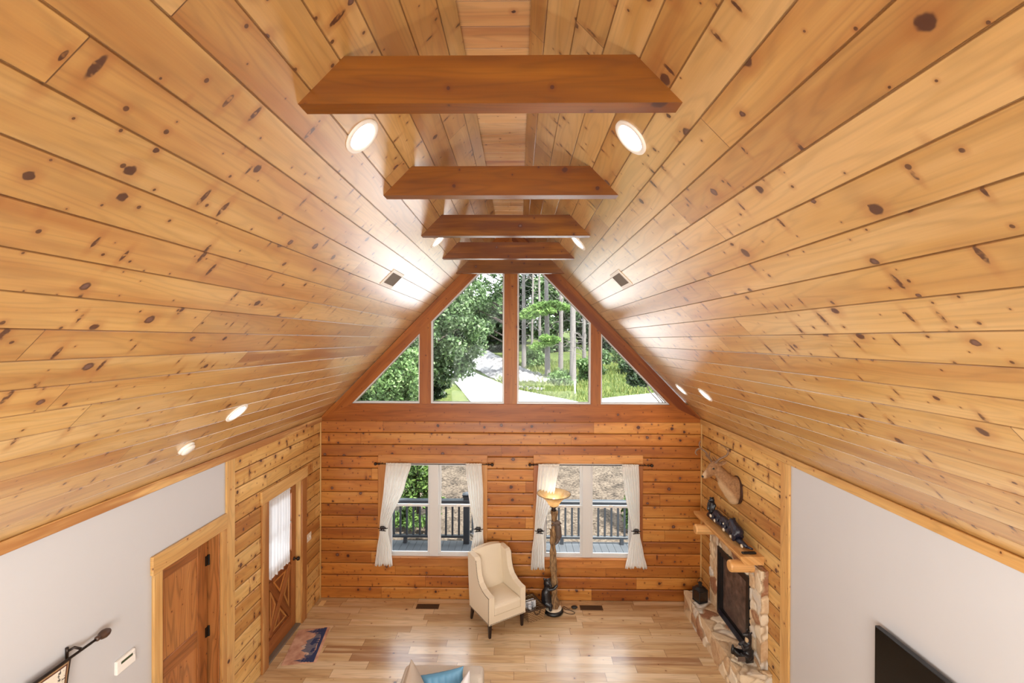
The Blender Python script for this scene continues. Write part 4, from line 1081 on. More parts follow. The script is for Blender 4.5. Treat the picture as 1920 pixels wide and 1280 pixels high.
b = MB(); b.ball((-0.048, 0.02, 0.12), (0.012, 0.014, 0.014), 10, 7); b.build('cream_muzzle', M['birch'], e, smooth=True)
mt = Matrix.Translation((2.80, 5.545, 1.6215)) @ Matrix.Rotation(math.radians(3), 4, 'Z')
b = MB(); b.box(-0.085, 0.085, -0.022, 0.022, 0, 0.02, 0, mt); o = b.build('remote_control', M['black'], bevel=0.006, seg=2)
tag(o, 'black remote control at the near end of the mantel', 'remote control')
b = MB(); b.cur = 0
for k in range(8): b.lathe([(0.006, 0.0195), (0.005, 0.0215), (0.001, 0.022)], (2.74+0.017*(k % 4), 5.535+0.016*(k//4), 1.6215), 10)
k_ = b.build('buttons', M['hinge'], o)

# lantern and bear figurine on the hearth
e = tag(empty('lantern', (2.70, 6.76, HZ+0.002), 0.35), 'old black metal lantern at the far end of the hearth', 'lantern')
b = MB(); w = 0.076
b.box(-w, w, -w, w, 0, 0.03); b.box(-w, w, -w, w, 0.16, 0.19)
for sx in (-1, 1):
    for sy in (-1, 1): b.box(sx*w-0.012*(sx > 0), sx*w+0.012*(sx < 0), sy*w-0.012*(sy > 0), sy*w+0.012*(sy < 0), 0.03, 0.16)
b.build('lantern_body', M['black'], e, bevel=0.003)
b = MB()
for q in (((-w+.012, -w+.004), (w-.012, -w+.008)), ((-w+.012, w-.008), (w-.012, w-.004)), ((-w+.004, -w+.012), (-w+.008, w-.012)), ((w-.008, -w+.012), (w-.004, w-.012))):
    b.box(q[0][0], q[1][0], q[0][1], q[1][1], 0.03, 0.16)
b.build('smoked_glass', plain('smoked_glass', lin(40, 30, 24), 0.12), e)
b = MB(); b.lathe([(0.095, 0.19), (0.06, 0.215), (0.03, 0.225), (0.026, 0.262), (0.034, 0.268), (0.018, 0.285), (0.002, 0.287)], n=8); b.build('lantern_cap', M['black'], e)
b = MB(); b.tube([(0.05*math.cos(t), 0, 0.285+0.06*math.sin(t)) for t in [PI*k/16 for k in range(17)]], 0.003, 6); b.build('bail_handle', M['iron'], e, smooth=True)

e = tag(empty('canoe_bear_figurine', (2.715, 5.47, HZ+0.002), 0.0), 'tall black bear sculpture with curled prow at the near end of the hearth', 'figurine')
b = MB(); rows = []
for a in range(17):
    t = a/16; x = -0.14+0.25*t; k = math.sin(PI*min(max(t*0.93+0.07, 0), 1))**0.6
    zb = 0.11*(1-t)**2.2 if t < 0.6 else 0.0
    ztp = 0.155-0.05*math.sin(PI*t)+0.03*(1-t)
    row = []
    for c in range(13):
        an = PI*c/12; yy = -math.cos(an)*0.068*k; zz = ztp-(ztp-zb)*math.sin(an)**0.8
        row.append((x, yy, zz))
    rows.append(row)
b.grid(rows); b.grid([[ (p[0], p[1]*0.8, p[2]-0.012) for p in (r[0], r[12])] for r in rows])
o = b.build('hull', M['black'], e, smooth=True); m_ = o.modifiers.new('thickness', 'SOLIDIFY'); m_.thickness = 0.008
b = MB(); b.ball((-0.137, 0, 0.20), (0.014, 0.014, 0.02), 10, 8); b.tube([(-0.13, 0, 0.12), (-0.139, 0, 0.16), (-0.137, 0, 0.20)], [0.03, 0.02, 0.013], 10); b.build('curled_prow', M['black'], e, smooth=True)
b = MB(); b.box(-0.11, -0.02, -0.069, -0.066, 0.06, 0.12); b.build('grey_panel', M['greybear'], e, bevel=0.004)
b = MB()
for p0, r0, p1, r1 in [((.05, 0, .08), .06, (.035, 0, .19), .052), ((.035, 0, .19), .046, (.05, 0, .29), .036), ((.05, 0, .31), .038, (.045, 0, .335), .04), ((.03, -.01, .345), .03, (-.015, -.01, .345), .018),
                       ((.07, -.03, .375), .012, (.07, -.03, .385), .01), ((.045, .03, .378), .012, (.045, .03, .388), .01), ((.03, -.04, .22), .024, (-.03, -.05, .19), .02), ((-.03, -.05, .19), .018, (-.05, -.045, .235), .016),
                       ((.03, .04, .22), .024, (-.03, .05, .19), .02), ((.02, -.045, .10), .035, (-.05, -.04, .12), .026)]:
    b.capsule(p0, r0, p1, r1)
remesh(b.build('bear', M['blackbear'], e), 0.009, 3)
b = MB(); b.ball((0.022, -0.012, 0.285), (0.02, 0.026, 0.036), 12, 8); b.build('tan_chest', M['muzzle'], e, smooth=True)

# ------------------------------------------------------------------ deer head mount on the right wall
def deermat():
    g = G('deer_coat'); s = g.sep(g.obj()); n = g.noise(g.obj(), 40.0, 4.0, 0.7)
    # obj axes: x towards the room is negative, z up. throat and chin are cream, back of the neck darker
    thr = g.ma('ADD', g.ma('MULTIPLY', s[0], -0.78), g.ma('MULTIPLY', s[2], -0.62))
    col = g.ramp(n, [(0.3, lin(118, 82, 52)), (0.7, lin(162, 120, 80))])
    fm = g.ss(s[0], -0.31, -0.27)
    col = g.mix(g.ma('MULTIPLY', g.ma('MULTIPLY', g.ss(thr, 0.095, 0.14), fm), 0.5), col, lin(208, 178, 138))
    col = g.mix(g.ma('MULTIPLY', g.ss(s[0], -0.39, -0.43), 0.45), col, lin(214, 190, 158))
    return g.done(g.pbr(col, 0.85, normal=g.bump(n, 0.3, 0.01)))
DX, DY, DZ = XR, 6.13, 2.22
def dl(p): return (p[0]-DX, p[1]-DY, p[2]-DZ)
e = tag(empty('deer_head_mount', (DX, DY, DZ)), 'mounted deer head with antlers on the right log wall above the mantel', 'deer mount')
b = MB(); P = [(0.145*math.cos(t)*(1-0.12*math.sin(t)), 0.185*math.sin(t)-0.015) for t in [2*PI*k/32 for k in range(32)]]
b.prism(P, FYZ, -0.022, -0.001, (0, 1)); b.build('shield_plaque', plain('dark_walnut_plaque', lin(62, 36, 26), 0.4), e, bevel=0.006)
b = MB()
caps = [((2.90, 6.12, 2.17), .11, (2.90, 6.12, 2.28), .105), ((2.885, 6.12, 2.09), .08, (2.88, 6.13, 2.2), .125), ((2.87, 6.13, 2.24), .122, (2.79, 6.165, 2.34), .098), ((2.79, 6.165, 2.34), .096, (2.70, 6.205, 2.46), .072),
        ((2.84, 6.13, 2.13), .065, (2.76, 6.17, 2.28), .065), ((2.685, 6.21, 2.505), .068, (2.64, 6.20, 2.48), .064), ((2.64, 6.20, 2.48), .060, (2.58, 6.195, 2.42), .047), ((2.58, 6.195, 2.42), .046, (2.53, 6.19, 2.375), .036),
        ((2.545, 6.19, 2.378), .036, (2.522, 6.19, 2.362), .031), ((2.665, 6.20, 2.435), .05, (2.55, 6.192, 2.36), .028), ((2.645, 6.150, 2.502), .024, (2.625, 6.152, 2.492), .02), ((2.645, 6.25, 2.502), .024, (2.625, 6.248, 2.492), .02)]
for p0, r0, p1, r1 in caps: b.capsule(dl(p0), r0, dl(p1), r1, 14)
DM = deermat()
hd = remesh(b.build('head_and_neck', DM, e), 0.010, 5)
for s, (ya, yb, xa, xb) in enumerate(((6.165, 6.10, 2.71, 2.765), (6.255, 6.36, 2.70, 2.70))):
    b = MB(); A, B_ = Vector(dl((xa, ya, 2.535))), Vector(dl((xb, yb, 2.578)))
    ax = (B_-A).normalized(); q = ax.to_track_quat('Z', 'Y').to_matrix()
    b.ball((A+B_)/2, (0.034, 0.011, 0.066), 14, 10, q @ Matrix.Rotation(0.9, 3, 'Z'))
    b.build('ear', DM, e, smooth=True)
antm = plain('antler_bone', lin(120, 90, 66), 0.5, nz=0.35, nscale=25)
def antler(paths):
    b = MB()
    for P, r0, r1 in paths:
        sp = smooth_path([dl(p) for p in P], 5); n = len(sp)
        b.tube(sp, [1.3*(r0+(r1-r0)*k/(n-1)) for k in range(n)], 9)
    o = b.build('antler', antm, e, smooth=True)
yr, yl = 6.16, 6.25
antler([([(2.665, yr+.02, 2.535), (2.70, yr-.01, 2.60), (2.745, yr-.04, 2.64), (2.783, yr-.06, 2.672), (2.797, yr-.07, 2.716), (2.76, yr-.07, 2.775), (2.695, yr-.06, 2.82)], .0135, .004),
        ([(2.785, yr-.06, 2.68), (2.80, yr-.065, 2.72), (2.808, yr-.065, 2.775)], .009, .003), ([(2.685, yr, 2.575), (2.65, yr-.01, 2.62), (2.63, yr-.02, 2.648)], .009, .003)])
antler([([(2.655, yl, 2.535), (2.635, yl+.05, 2.585), (2.602, yl+.10, 2.655), (2.552, yl+.13, 2.698), (2.527, yl+.13, 2.75), (2.542, yl+.12, 2.805)], .0135, .005),
        ([(2.55, yl+.13, 2.698), (2.487, yl+.11, 2.677), (2.461, yl+.09, 2.640), (2.483, yl+.08, 2.616)], .010, .006), ([(2.637, yl+.04, 2.57), (2.59, yl+.03, 2.612), (2.565, yl+.02, 2.64)], .010, .004),
        ([(2.632, yl+.05, 2.58), (2.65, yl+.08, 2.62), (2.663, yl+.09, 2.66)], .009, .003)])
for y_ in (6.134, 6.266):
    b = MB(); b.ball(dl((2.624, y_, 2.482)), (0.015, 0.010, 0.012), 12, 8); b.build('eye', M['black'], e, smooth=True)
b = MB(); b.ball(dl((2.500, 6.187, 2.362)), (0.016, 0.024, 0.016), 12, 8); b.build('nose', M['black'], e, smooth=True)

# ------------------------------------------------------------------ television, thermostat, tapestry, switch
e = tag(empty('television', (XR, 3.05, 1.45)), 'large black flat television on the right white wall, mostly cut off by the frame', 'television')
box('screen_bezel', M['black'], -0.075, -0.035, -0.64, 0.64, -0.36, 0.47, e, bevel=0.004)
box('screen', M['tvscreen'], -0.0765, -0.074, -0.63, 0.63, -0.345, 0.46, e)
box('wall_bracket', M['iron'], -0.036, -0.004, -0.2, 0.2, -0.15, 0.2, e)
e = tag(empty('thermostat', (XL, 3.65, 1.575)), 'white wall thermostat left of the interior door', 'thermostat')
box('housing', M['white'], 0.0, 0.026, -0.088, 0.088, -0.055, 0.055, e, bevel=0.006, seg=2)
box('lcd_screen', M['screen'], 0.0255, 0.0268, -0.05, 0.06, 0.012, 0.032, e)
box('flip_cover', M['white'], 0.0255, 0.0275, -0.084, 0.084, -0.05, -0.004, e, bevel=0.001)
b = MB()
for k in range(2): b.box(0.0255, 0.028, 0.066, 0.078, 0.02+k*0.016-0.006, 0.028+k*0.016-0.006)
b.build('buttons', M['vinyl'], e)
e = tag(empty('light_switch', (XL, 6.91, 1.168)), 'cream double light switch plate right of the front door', 'light switch')
cream = plain('cream_switch', lin(228, 216, 196), 0.45)
box('switch_plate', cream, 0.0, 0.007, -0.088, 0.088, -0.06, 0.06, e, bevel=0.002)
for y_ in (-0.04, 0.04): box('toggle', M['white'], 0.006, 0.016, y_-0.008, y_+0.008, -0.012, 0.018, e, bevel=0.002)
e = tag(empty('tapestry', (XL, 2.6, 1.95)), 'woven tapestry hanging from an iron rod with acorn finial on the left white wall', 'tapestry')
b = MB(); b.tube([(0.07, -0.75, 0.012), (0.07, 0.74, 0.012)], 0.0095, 10); b.build('rod', M['iron'], e, smooth=True)
for s in (-1, 1):
    b = MB(); b.lathe([(0.010, 0.0), (0.019, 0.01), (0.019, 0.022), (0.013, 0.03), (0.028, 0.045), (0.034, 0.07), (0.030, 0.095), (0.018, 0.115), (0.004, 0.124)], (0.07, s*0.73, 0.012), 14, axis='y', a=(Matrix.Rotation(PI, 3, 'Z') if s < 0 else None))
    b.build('finial', plain('carved_walnut', lin(70, 48, 36), 0.4, nz=0.3) if s < 0 else bpy.data.materials['carved_walnut'], e, smooth=True)
    b = MB(); b.tube([(0.012, s*0.575, 0.06), (0.012, s*0.575, 0.03), (0.012, s*0.575, -0.02)], 0.010, 8); b.tube([(0.012, s*0.575, 0.03), (0.04, s*0.60, 0.045), (0.07, s*0.62, 0.022)], 0.009, 8)
    b.build('bracket', M['iron'], e, smooth=True)
def tapmat():
    g = G('tapestry_weave'); s = g.sep(g.uv()); a, h = s[0], s[1]
    ed = g.ma('MINIMUM', g.ma('MINIMUM', a, g.ma('SUBTRACT', 1.12, a)), h)
    n = g.noise(g.uv(), 34.0, 3.0, 0.7); n2 = g.noise(g.uv(), 11.0, 3.0, 0.6)
    cream_ = g.mix(g.ss(n, 0.55, 0.62), lin(216, 206, 190), lin(70, 62, 60))
    inner = g.ramp(n2, [(0.35, lin(50, 60, 70)), (0.55, lin(92, 112, 124)), (0.7, lin(168, 160, 140))])
    c = g.mix(g.ma('GREATER_THAN', ed, 0.135), cream_, inner)
    for lo, hi, cc in ((-1, 0.012, lin(52, 36, 28)), (0.012, 0.022, lin(164, 128, 90)), (0.022, 0.032, lin(92, 52, 34)), (0.115, 0.123, lin(96, 60, 40)), (0.123, 0.130, lin(176, 136, 96)), (0.130, 0.138, lin(60, 44, 36))):
        k = g.ma('MULTIPLY', g.ma('GREATER_THAN', ed, lo), g.ma('LESS_THAN', ed, hi)); c = g.mix(k, c, cc)
    w = g.noise(g.uv(), 400.0, 1.0)
    return g.done(g.pbr(c, 0.9, normal=g.bump(w, 0.5, 0.002)))
b = MB(); rows = []
for a in range(31):
    z = 0.0-1.35*a/30; ins = 0.02*min(1, a/5)+0.015*math.sin(a*0.25)
    rows.append([(0.058+0.012*math.sin(7*PI*c/40)*min(1, a/6), -0.56+ins+(1.12-2*ins)*c/40, z) for c in range(41)])
b.grid(rows, lambda a, c: (c/40*1.12, a/30*1.35))
o = b.build('fabric', tapmat(), e, smooth=True); m_ = o.modifiers.new('thickness', 'SOLIDIFY'); m_.thickness = 0.003

# ------------------------------------------------------------------ sofa (its far arm enters the frame) and cushions
e = tag(empty('sofa', (-0.78, 4.0, 0)), 'beige fabric sofa cut off by the bottom edge, seen over its far arm', 'sofa')
SX0, SX1 = -0.44, 0.44
b = MB(); b.box(SX0, SX1-0.02, 0.76, 0.97, 0.08, 0.655); b.build('arm', M['sofa'], e, bevel=0.05, seg=4)
b = MB(); b.box(SX0, SX1-0.02, -0.97, -0.76, 0.08, 0.655); b.build('arm', M['sofa'], e, bevel=0.05, seg=4)
b = MB(); b.box(SX0, SX0+0.13, -0.96, 0.96, 0.08, 0.65); b.build('backrest', M['sofa'], e, bevel=0.04, seg=4)
b = MB(); b.box(SX0+0.1, SX1-0.04, -0.78, 0.78, 0.08, 0.30); b.build('seat_base', M['sofa'], e, bevel=0.03, seg=2)
for q in (0, 1):
    b = MB(); b.box(SX0+0.13, SX1, -0.765+q*0.77, -0.01+q*0.77, 0.29, 0.46); b.build('seat_cushion', M['taupe'], e, bevel=0.05, seg=4)
for x in (SX0+0.06, SX1-0.09):
    for y in (-0.9, 0.9): box('leg', M['legwood'], x-0.03, x+0.03, y-0.03, y+0.03, 0, 0.085, e)
def cushion(name, m, w, h, t, loc, rot, label, flutes=0, pinch=0.12):
    """a stuffed cushion: pinched corners, full middle; flutes = vertical channels"""
    b = MB(); n = 28; F, Bk = [], []
    for a in range(n+1):
        v = -1+2*a/n; rf, rb = [], []
        for c in range(n*2+1):
            u = -1+2*c/(n*2)
            k = (max(0, 1-u*u)*max(0, 1-v*v))**0.42
            ex = 1-pinch*(1-abs(v)**2)*abs(u)**3; ez = 1-pinch*(1-abs(u)**2)*abs(v)**3
            fl = (1+0.16*(abs(math.sin(PI*flutes*(u+1)/2))-0.6)) if flutes else 1+0.05*math.sin(9*u+4*v)*abs(u*v)
            x, z = u*w/2*ex, v*h/2*ez
            rf.append((x, -t/2*k*fl-0.004, z)); rb.append((x, t/2*k*fl+0.004, z))
        F.append(rf); Bk.append(rb)
    b.grid(F); b.grid(Bk)
    per = lambda R: [R[0][c] for c in range(2*n+1)]+[R[a][2*n] for a in range(1, n+1)]+[R[n][c] for c in range(2*n-1, -1, -1)]+[R[a][0] for a in range(n-1, 0, -1)]
    b.grid([per(F), per(Bk)], close=True)
    o = b.build(name, m, smooth=True); o.location = loc; o.rotation_euler = rot
    return tag(o, label, 'cushion', 'cushions on the sofa')
# beige cushion leaning on the back, blue fluted one against the far arm, pale printed one in front
cushion('cushion', M['taupe'], 0.50, 0.50, 0.16, (-0.98, 4.36, 0.715), (math.radians(0), math.radians(0), math.radians(90)), 'taupe velvet cushion standing against the sofa back, at the left')
bpy.data.objects['cushion'].rotation_euler = (Matrix.Rotation(math.radians(-24), 3, 'Y') @ Matrix.Rotation(math.radians(90), 3, 'Z')).to_euler()
cushion('cushion', M['blue'], 0.54, 0.33, 0.12, (-0.785, 4.625, 0.64), (Matrix.Rotation(math.radians(-8), 3, 'X') @ Matrix.Rotation(math.radians(-11), 3, 'Y')).to_euler(), 'blue channelled velvet cushion leaning on the far sofa arm', flutes=8)
cushion('cushion', M['ivory'], 0.40, 0.40, 0.10, (-0.55, 4.37, 0.675), (0, math.radians(0), math.radians(70)), 'white cushion in front of the blue one, only its corner in view')

# ------------------------------------------------------------------ outdoors: deck, railing, bank, road, lawn, trees
def gz(x, y):
    if y < 25: return -0.28+max(0, (y-9.9))*0.072
    return 0.807+(y-25)*0.10
RU = [(-14, 52), (-9, 44), (-5.5, 38.3), (-4.35, 36.4), (-3.3, 34), (-1.04, 29.6), (0.03, 27.8), (2.6, 25.4), (3.6, 24.6), (4.75, 25.6), (8.4, 27.2), (16, 30)]
RL = [(-17, 50), (-11, 42.5), (-8.0, 39), (-6.7, 37.7), (-5.3, 34), (-4.4, 30.8), (-3.4, 27.5), (-2.7, 25.1), (-1.5, 21.5), (0.5, 18.5), (5, 16), (16, 16)]  # near side widened out of view to bounce sunlight up to the ceiling
def terrain(name, m, x0, x1, y0, y1, st, rough=0.04, kind='structure'):
    b = MB(); rows = []; rng = np.random.RandomState(int(y0*7))
    ny = int((y1-y0)/st)+1; nx = int((x1-x0)/st)+1
    for j in range(ny):
        y = y0+(y1-y0)*j/(ny-1)
        rows.append([(x0+(x1-x0)*i/(nx-1), y, gz(0, y)+rng.uniform(-rough, rough)*(0 if j in (0, ny-1) else 1)) for i in range(nx)])
    b.grid(rows); o = b.build(name, m, smooth=True); o['kind'] = kind; return o
terrain('ground', M['mulch'], -14, 16, 9.9, 20.5, 0.4, 0.03)
terrain('ground', M['lawn'], -30, 34, 20.3, 75, 0.9, 0.06)
b = MB(); rows = []
U_, L_ = smooth_path([(x, y, 0) for x, y in RU], 6), smooth_path([(x, y, 0) for x, y in RL], 6)
for p, q in zip(U_, L_):
    rows.append([(p.x+(q.x-p.x)*t/6, p.y+(q.y-p.y)*t/6, gz(0, p.y+(q.y-p.y)*t/6)+0.07) for t in range(7)])
b.grid(rows); o = b.build('road', M['asphalt'], smooth=True); struct(o)
b = MB(); rows = []; rng = np.random.RandomState(4)          # scree slope right of the road
for j in range(26):
    y = 30.5+10*j/25; xe = -1.6-(y-30.5)*0.42+0.3
    rows.append([(xe+4.2*i/24, y, gz(0, y)+0.08+1.1*math.sin(PI*min(1, i/24*1.1))**1.5*(0.5+0.5*j/25)*min(1, j/7)+rng.uniform(-.07, .07)) for i in range(25)])
b.grid(rows); o = b.build('scree_bank', M['scree'], smooth=False); struct(o)
# deck boards are one surface; the railings stand on it
b = MB()
for k in range(64): b.box(-4.4+k*0.142, -4.4+k*0.142+0.136, 7.49, 9.62, -0.10, -0.06)
struct(b.build('deck_floor', M['deck']))
def railing(x0, x1, y, label, posts, feet):
    e = tag(empty('deck_railing', ((x0+x1)/2, y, -0.06)), label, 'railing', 'charcoal deck railings')
    c = (x0+x1)/2; h = (x1-x0)/2
    box('top_rail', M['rail'], -h, h, -0.07, 0.07, 0.865, 0.91, e, bevel=0.006)
    box('sub_rail', M['rail'], -h, h, -0.03, 0.03, 0.79, 0.865, e, bevel=0.004)
    box('bottom_rail', M['rail'], -h, h, -0.035, 0.035, 0.115, 0.165, e, bevel=0.004)
    n = int((x1-x0)/0.137)
    for k in range(n):
        x = -h+0.09+k*0.137
        if any(abs(x+c-p) < 0.09 for p in posts): continue
        box('baluster', M['rail'], x-0.019, x+0.019, -0.019, 0.019, 0.165, 0.79, e)
    for f in feet: box('foot_block', M['rail'], f-c-0.035, f-c+0.035, -0.04, 0.04, 0.0, 0.115, e)
    for p in posts:
        b = MB(); b.box(p-c-0.062, p-c+0.062, -0.062, 0.062, 0.0, 0.97); b.build('post', M['rail'], e, bevel=0.004)
        b = MB(); b.box(p-c-0.075, p-c+0.075, -0.075, 0.075, 0.965, 0.985)
        rows = [[(p-c+u*r, v*r, z) for u, v in ((-1, -1), (1, -1), (1, 1), (-1, 1))] for r, z in ((0.06, 0.985), (0.085, 1.02), (0.085, 1.03), (0.002, 1.075))]
        i0 = b.grid(rows, close=True); b.cap([i0+12+k for k in range(4)]); b.build('post_cap', M['rail'], e)
railing(-4.2, -1.01, 9.52, 'charcoal deck railing ending in a capped post, seen through the left window', [-1.075], [-2.36])
railing(0.22, 4.2, 9.52, 'charcoal deck railing without visible post, seen through the right window', [0.16], [0.92, 2.17])
e = tag(empty('stair_handrail', (-0.99, 9.6, -0.06)), 'sloping charcoal stair handrail going down beyond the capped deck post', 'handrail')
b = MB(); P = [(0, 0.0, 0.87), (0.35, 1.9, -0.35)]
b.tube(P, 0.05, 4); b.build('top_rail', M['rail'], e)
b = MB(); b.tube([(0, 0.0, 0.2), (0.35, 1.9, -0.95)], 0.03, 4); b.build('bottom_rail', M['rail'], e)
for k in range(9):
    t = (k+0.6)/9.5; x, y = 0.35*t, 1.9*t; box('baluster', M['rail'], x-0.018, x+0.018, y-0.018, y+0.018, 0.2-1.15*t, 0.87-1.22*t, e)
struct(box('door_sun_block', M['rail'], -6.4, -3.37, 3.5, 7.45, 2.62, 2.74))  # unseen slab added outside to keep the sun off the front door curtain
# ---- plants
def quads(n, centers, rad, size, seed, drop=0.0, flat=0.0, asp=1.6):
    rng = np.random.RandomState(seed); C = np.array(centers, float)
    c = C[rng.randint(0, len(C), n)]
    d = rng.normal(size=(n, 3)); d /= np.linalg.norm(d, axis=1, keepdims=True)
    r = rng.uniform(0.15, 1.0, (n, 1))**0.5
    R = np.array(rad if isinstance(rad, (list, tuple)) else [rad]*3)
    p = c+d*r*R; p[:, 2] -= drop*rng.rand(n)
    u = rng.normal(size=(n, 3)); w = rng.normal(size=(n, 3))
    if flat: u[:, 2] *= 1-flat; w[:, 2] *= 1-flat
    u /= np.linalg.norm(u, axis=1, keepdims=True); w -= u*(u*w).sum(1, keepdims=True); w /= np.linalg.norm(w, axis=1, keepdims=True)
    s = size*rng.uniform(0.6, 1.25, (n, 1)); u *= s*asp*0.5; w *= s*0.5
    V = np.stack([p-u, p-w*0.9, p+u, p+w*0.9], 1).reshape(-1, 3)
    return V
def leafobj(name, V, m, parent):
    n = len(V)//4
    me = bpy.data.meshes.new(name); me.vertices.add(len(V)); me.vertices.foreach_set('co', V.astype(np.float32).ravel())
    me.loops.add(4*n); me.loops.foreach_set('vertex_index', np.arange(4*n, dtype=np.int32))
    me.polygons.add(n); me.polygons.foreach_set('loop_start', np.arange(0, 4*n, 4, dtype=np.int32)); me.polygons.foreach_set('loop_total', np.full(n, 4, np.int32))
    me.materials.append(m); me.update(); me.validate()
    o = bpy.data.objects.new(name, me); COL.objects.link(o)
    if parent: o.parent = parent
    return o
def clusters(rx, ry, rz, z0, n, seed, lowcut=-1.0):
    rng = np.random.RandomState(seed); out = []
    while len(out) < n:
        d = rng.normal(size=3); d /= np.linalg.norm(d)
        if d[2] < lowcut: continue
        r = rng.uniform(0.35, 1.0)**0.6
        out.append((d[0]*rx*r, d[1]*ry*r, z0+d[2]*rz*r))
    return out
def tree(name, x, y, label, cat, group, rx, ry, rz, zc_, n, ncl, crad, leaf, m, seed, tr=0.16, bark='barkdark', zbase=None, asp=1.6, cx=0.0):
    e = tag(empty(name, (x, y, gz(x, y) if zbase is None else zbase)), label, cat, group)
    cl = [(p[0]+cx, p[1], p[2]) for p in clusters(rx, ry, rz, zc_, ncl, seed)]
    leafobj('foliage', quads(n, cl, crad, leaf, seed+1, asp=asp), m, e)
    b = MB(); rng = np.random.RandomState(seed+2)
    b.tube([(0, 0, -0.05), (0.05, 0, zc_*0.5), (-0.05, 0.05, zc_), (0, 0, zc_+rz*0.6)], [tr, tr*0.8, tr*0.55, 0.03], 8)
    for k in range(0, ncl, max(1, ncl//14)):
        c = Vector(cl[k]); z = min(max(zc_*0.35, c.z-0.5*math.hypot(c.x, c.y)), zc_+rz*0.4); b.tube([(0, 0, z), (c.x*0.5, c.y*0.5, (z+c.z)/2+0.1), c], [tr*0.4, tr*0.25, 0.015], 5)
    b.build('trunk', M[bark], e, smooth=True)
    return e
tree('broadleaf_tree', -4.1, 21.0, 'dense broadleaf tree filling the left side of the left tall gable pane', 'tree', None, 2.5, 2.0, 3.4, 4.6, 24000, 70, 0.6, 0.125, M['leaf'], 21)
tree('broadleaf_tree', -0.42, 31.5, 'looser broadleaf tree with sky gaps beside the gable centre post', 'tree', None, 2.3, 2.0, 3.2, 6.4, 7500, 40, 0.6, 0.15, M['leaf'], 31, cx=-1.9)
tree('bushy_tree', -4.75, 15.3, 'bushy green tree filling the left triangular gable pane', 'tree', None, 1.5, 1.2, 1.7, 2.9, 13000, 60, 0.45, 0.095, M['leaflight'], 41)
tree('understory_shrub', -4.9, 25.5, 'low dark shrub at the road edge in the left tall gable pane', 'shrub', None, 1.3, 1.0, 0.8, 0.8, 3500, 22, 0.4, 0.15, M['leafdark'], 44, 0.05)
# slender multi-stem tree in the right triangle
e = tag(empty('multi_stem_tree', (6.55, 20.5, gz(0, 20.5))), 'slender multi stemmed tree with dark foliage in the right triangular gable pane', 'tree')
for k, (bx, tx, tz) in enumerate(((0.0, -0.95, 2.2), (0.16, -0.75, 2.4), (0.3, -0.35, 2.5), (0.42, 0.1, 2.6))):
    b = MB(); b.tube(smooth_path([(bx, 0.05*k, -0.05), (bx-0.12, 0.1, 0.8), (tx+0.25, 0.0, 1.5), (tx, 0, tz)], 5), [0.042-0.0017*i for i in range(16)], 7); b.build('stem', M['barkdark'], e, smooth=True)
leafobj('foliage', quads(2600, [(-1.1, 0, 2.3), (-0.8, 0.1, 2.55), (-1.35, 0, 2.0), (-0.5, 0.1, 2.7), (-0.9, 0, 1.95), (-1.5, 0, 2.5)], 0.34, 0.13, 51), M['leafdark'], e)
# pines: tall bare trunks with dead side branches, some with light green boughs
PINES = [(0.45, 36, 0.17, 'grey pine trunk closest to the gable centre post', 0), (1.15, 39, 0.10, 'thin pale pine trunk just right of the post trunk', 0), (2.10, 32.5, 0.19, 'pine trunk with light green boughs in the middle of the right tall pane', 1),
         (3.12, 33.5, 0.17, 'pine trunk between the bough bearing pine and the broad trunk', 0), (3.60, 30.0, 0.20, 'broadest grey pine trunk, right of centre in the right tall pane', 0), (5.35, 37, 0.15, 'pine trunk next to the right gable side post', 0), (2.0, 42, 0.13, 'slim distant pine trunk deep in the wood', 0)]
for k, (x, y, r, lab, bough) in enumerate(PINES):
    e = tag(empty('pine_tree', (x, y, gz(x, y))), lab, 'tree', 'pines across the road'); rng = np.random.RandomState(60+k)
    H = 13.0; b = MB(); lean = rng.uniform(-0.25, 0.25)
    b.tube([(0, 0, -0.1), (0, 0, 0.25), (lean*0.3, 0, 4), (lean, 0.1, H)], [r*1.5, r*1.1, r*0.92, r*0.35], 12); b.build('trunk', M['bark'], e, smooth=True)
    b = MB()
    for q in range(30):
        z = rng.uniform(2.0, 9.5); a = rng.uniform(0, 2*PI); l = rng.uniform(0.5, 1.15)
        b.tube([(lean*z/H, 0, z), (lean*z/H+math.cos(a)*l*0.5, math.sin(a)*l*0.5, z+rng.uniform(-.1, .25)), (lean*z/H+math.cos(a)*l, math.sin(a)*l, z+rng.uniform(-.5, .3))], [0.028, 0.018, 0.006], 5)
    b.build('dead_branches', M['bark'], e)
    cl = [(lean+rng.uniform(-0.5, 0.5), rng.uniform(-0.6, 0.6), rng.uniform(9.5, 13.5)) for _ in range(12)]
    leafobj('crown_needles', quads(1600, cl, (0.6, 0.6, 0.35), 0.2, 80+k, asp=3.0), M['leafdark'], e)
    if bough:
        for nm, C_, n in (('needle_bough', [(-1.9, -1.2, 4.35), (-1.4, -1.2, 4.65), (-0.9, -1.2, 4.95), (-0.3, -1.3, 5.15), (0.3, -1.2, 5.2), (-0.6, -1.4, 4.6), (0.0, -1.4, 4.75), (0.9, -1.2, 5.0), (1.7, -1.2, 4.95), (-1.2, -1.2, 4.4)], 4200), ('needle_bough', [(-0.6, -0.8, 2.4), (0.0, -0.8, 2.5), (0.4, -0.8, 2.75), (-0.2, -0.9, 2.85), (-0.9, -0.7, 2.2)], 1800)):
            leafobj(nm, quads(n, C_, (0.5, 0.4, 0.2), 0.10, 90+k+n, drop=0.15, flat=0.3, asp=3.2), M['needle'], e)
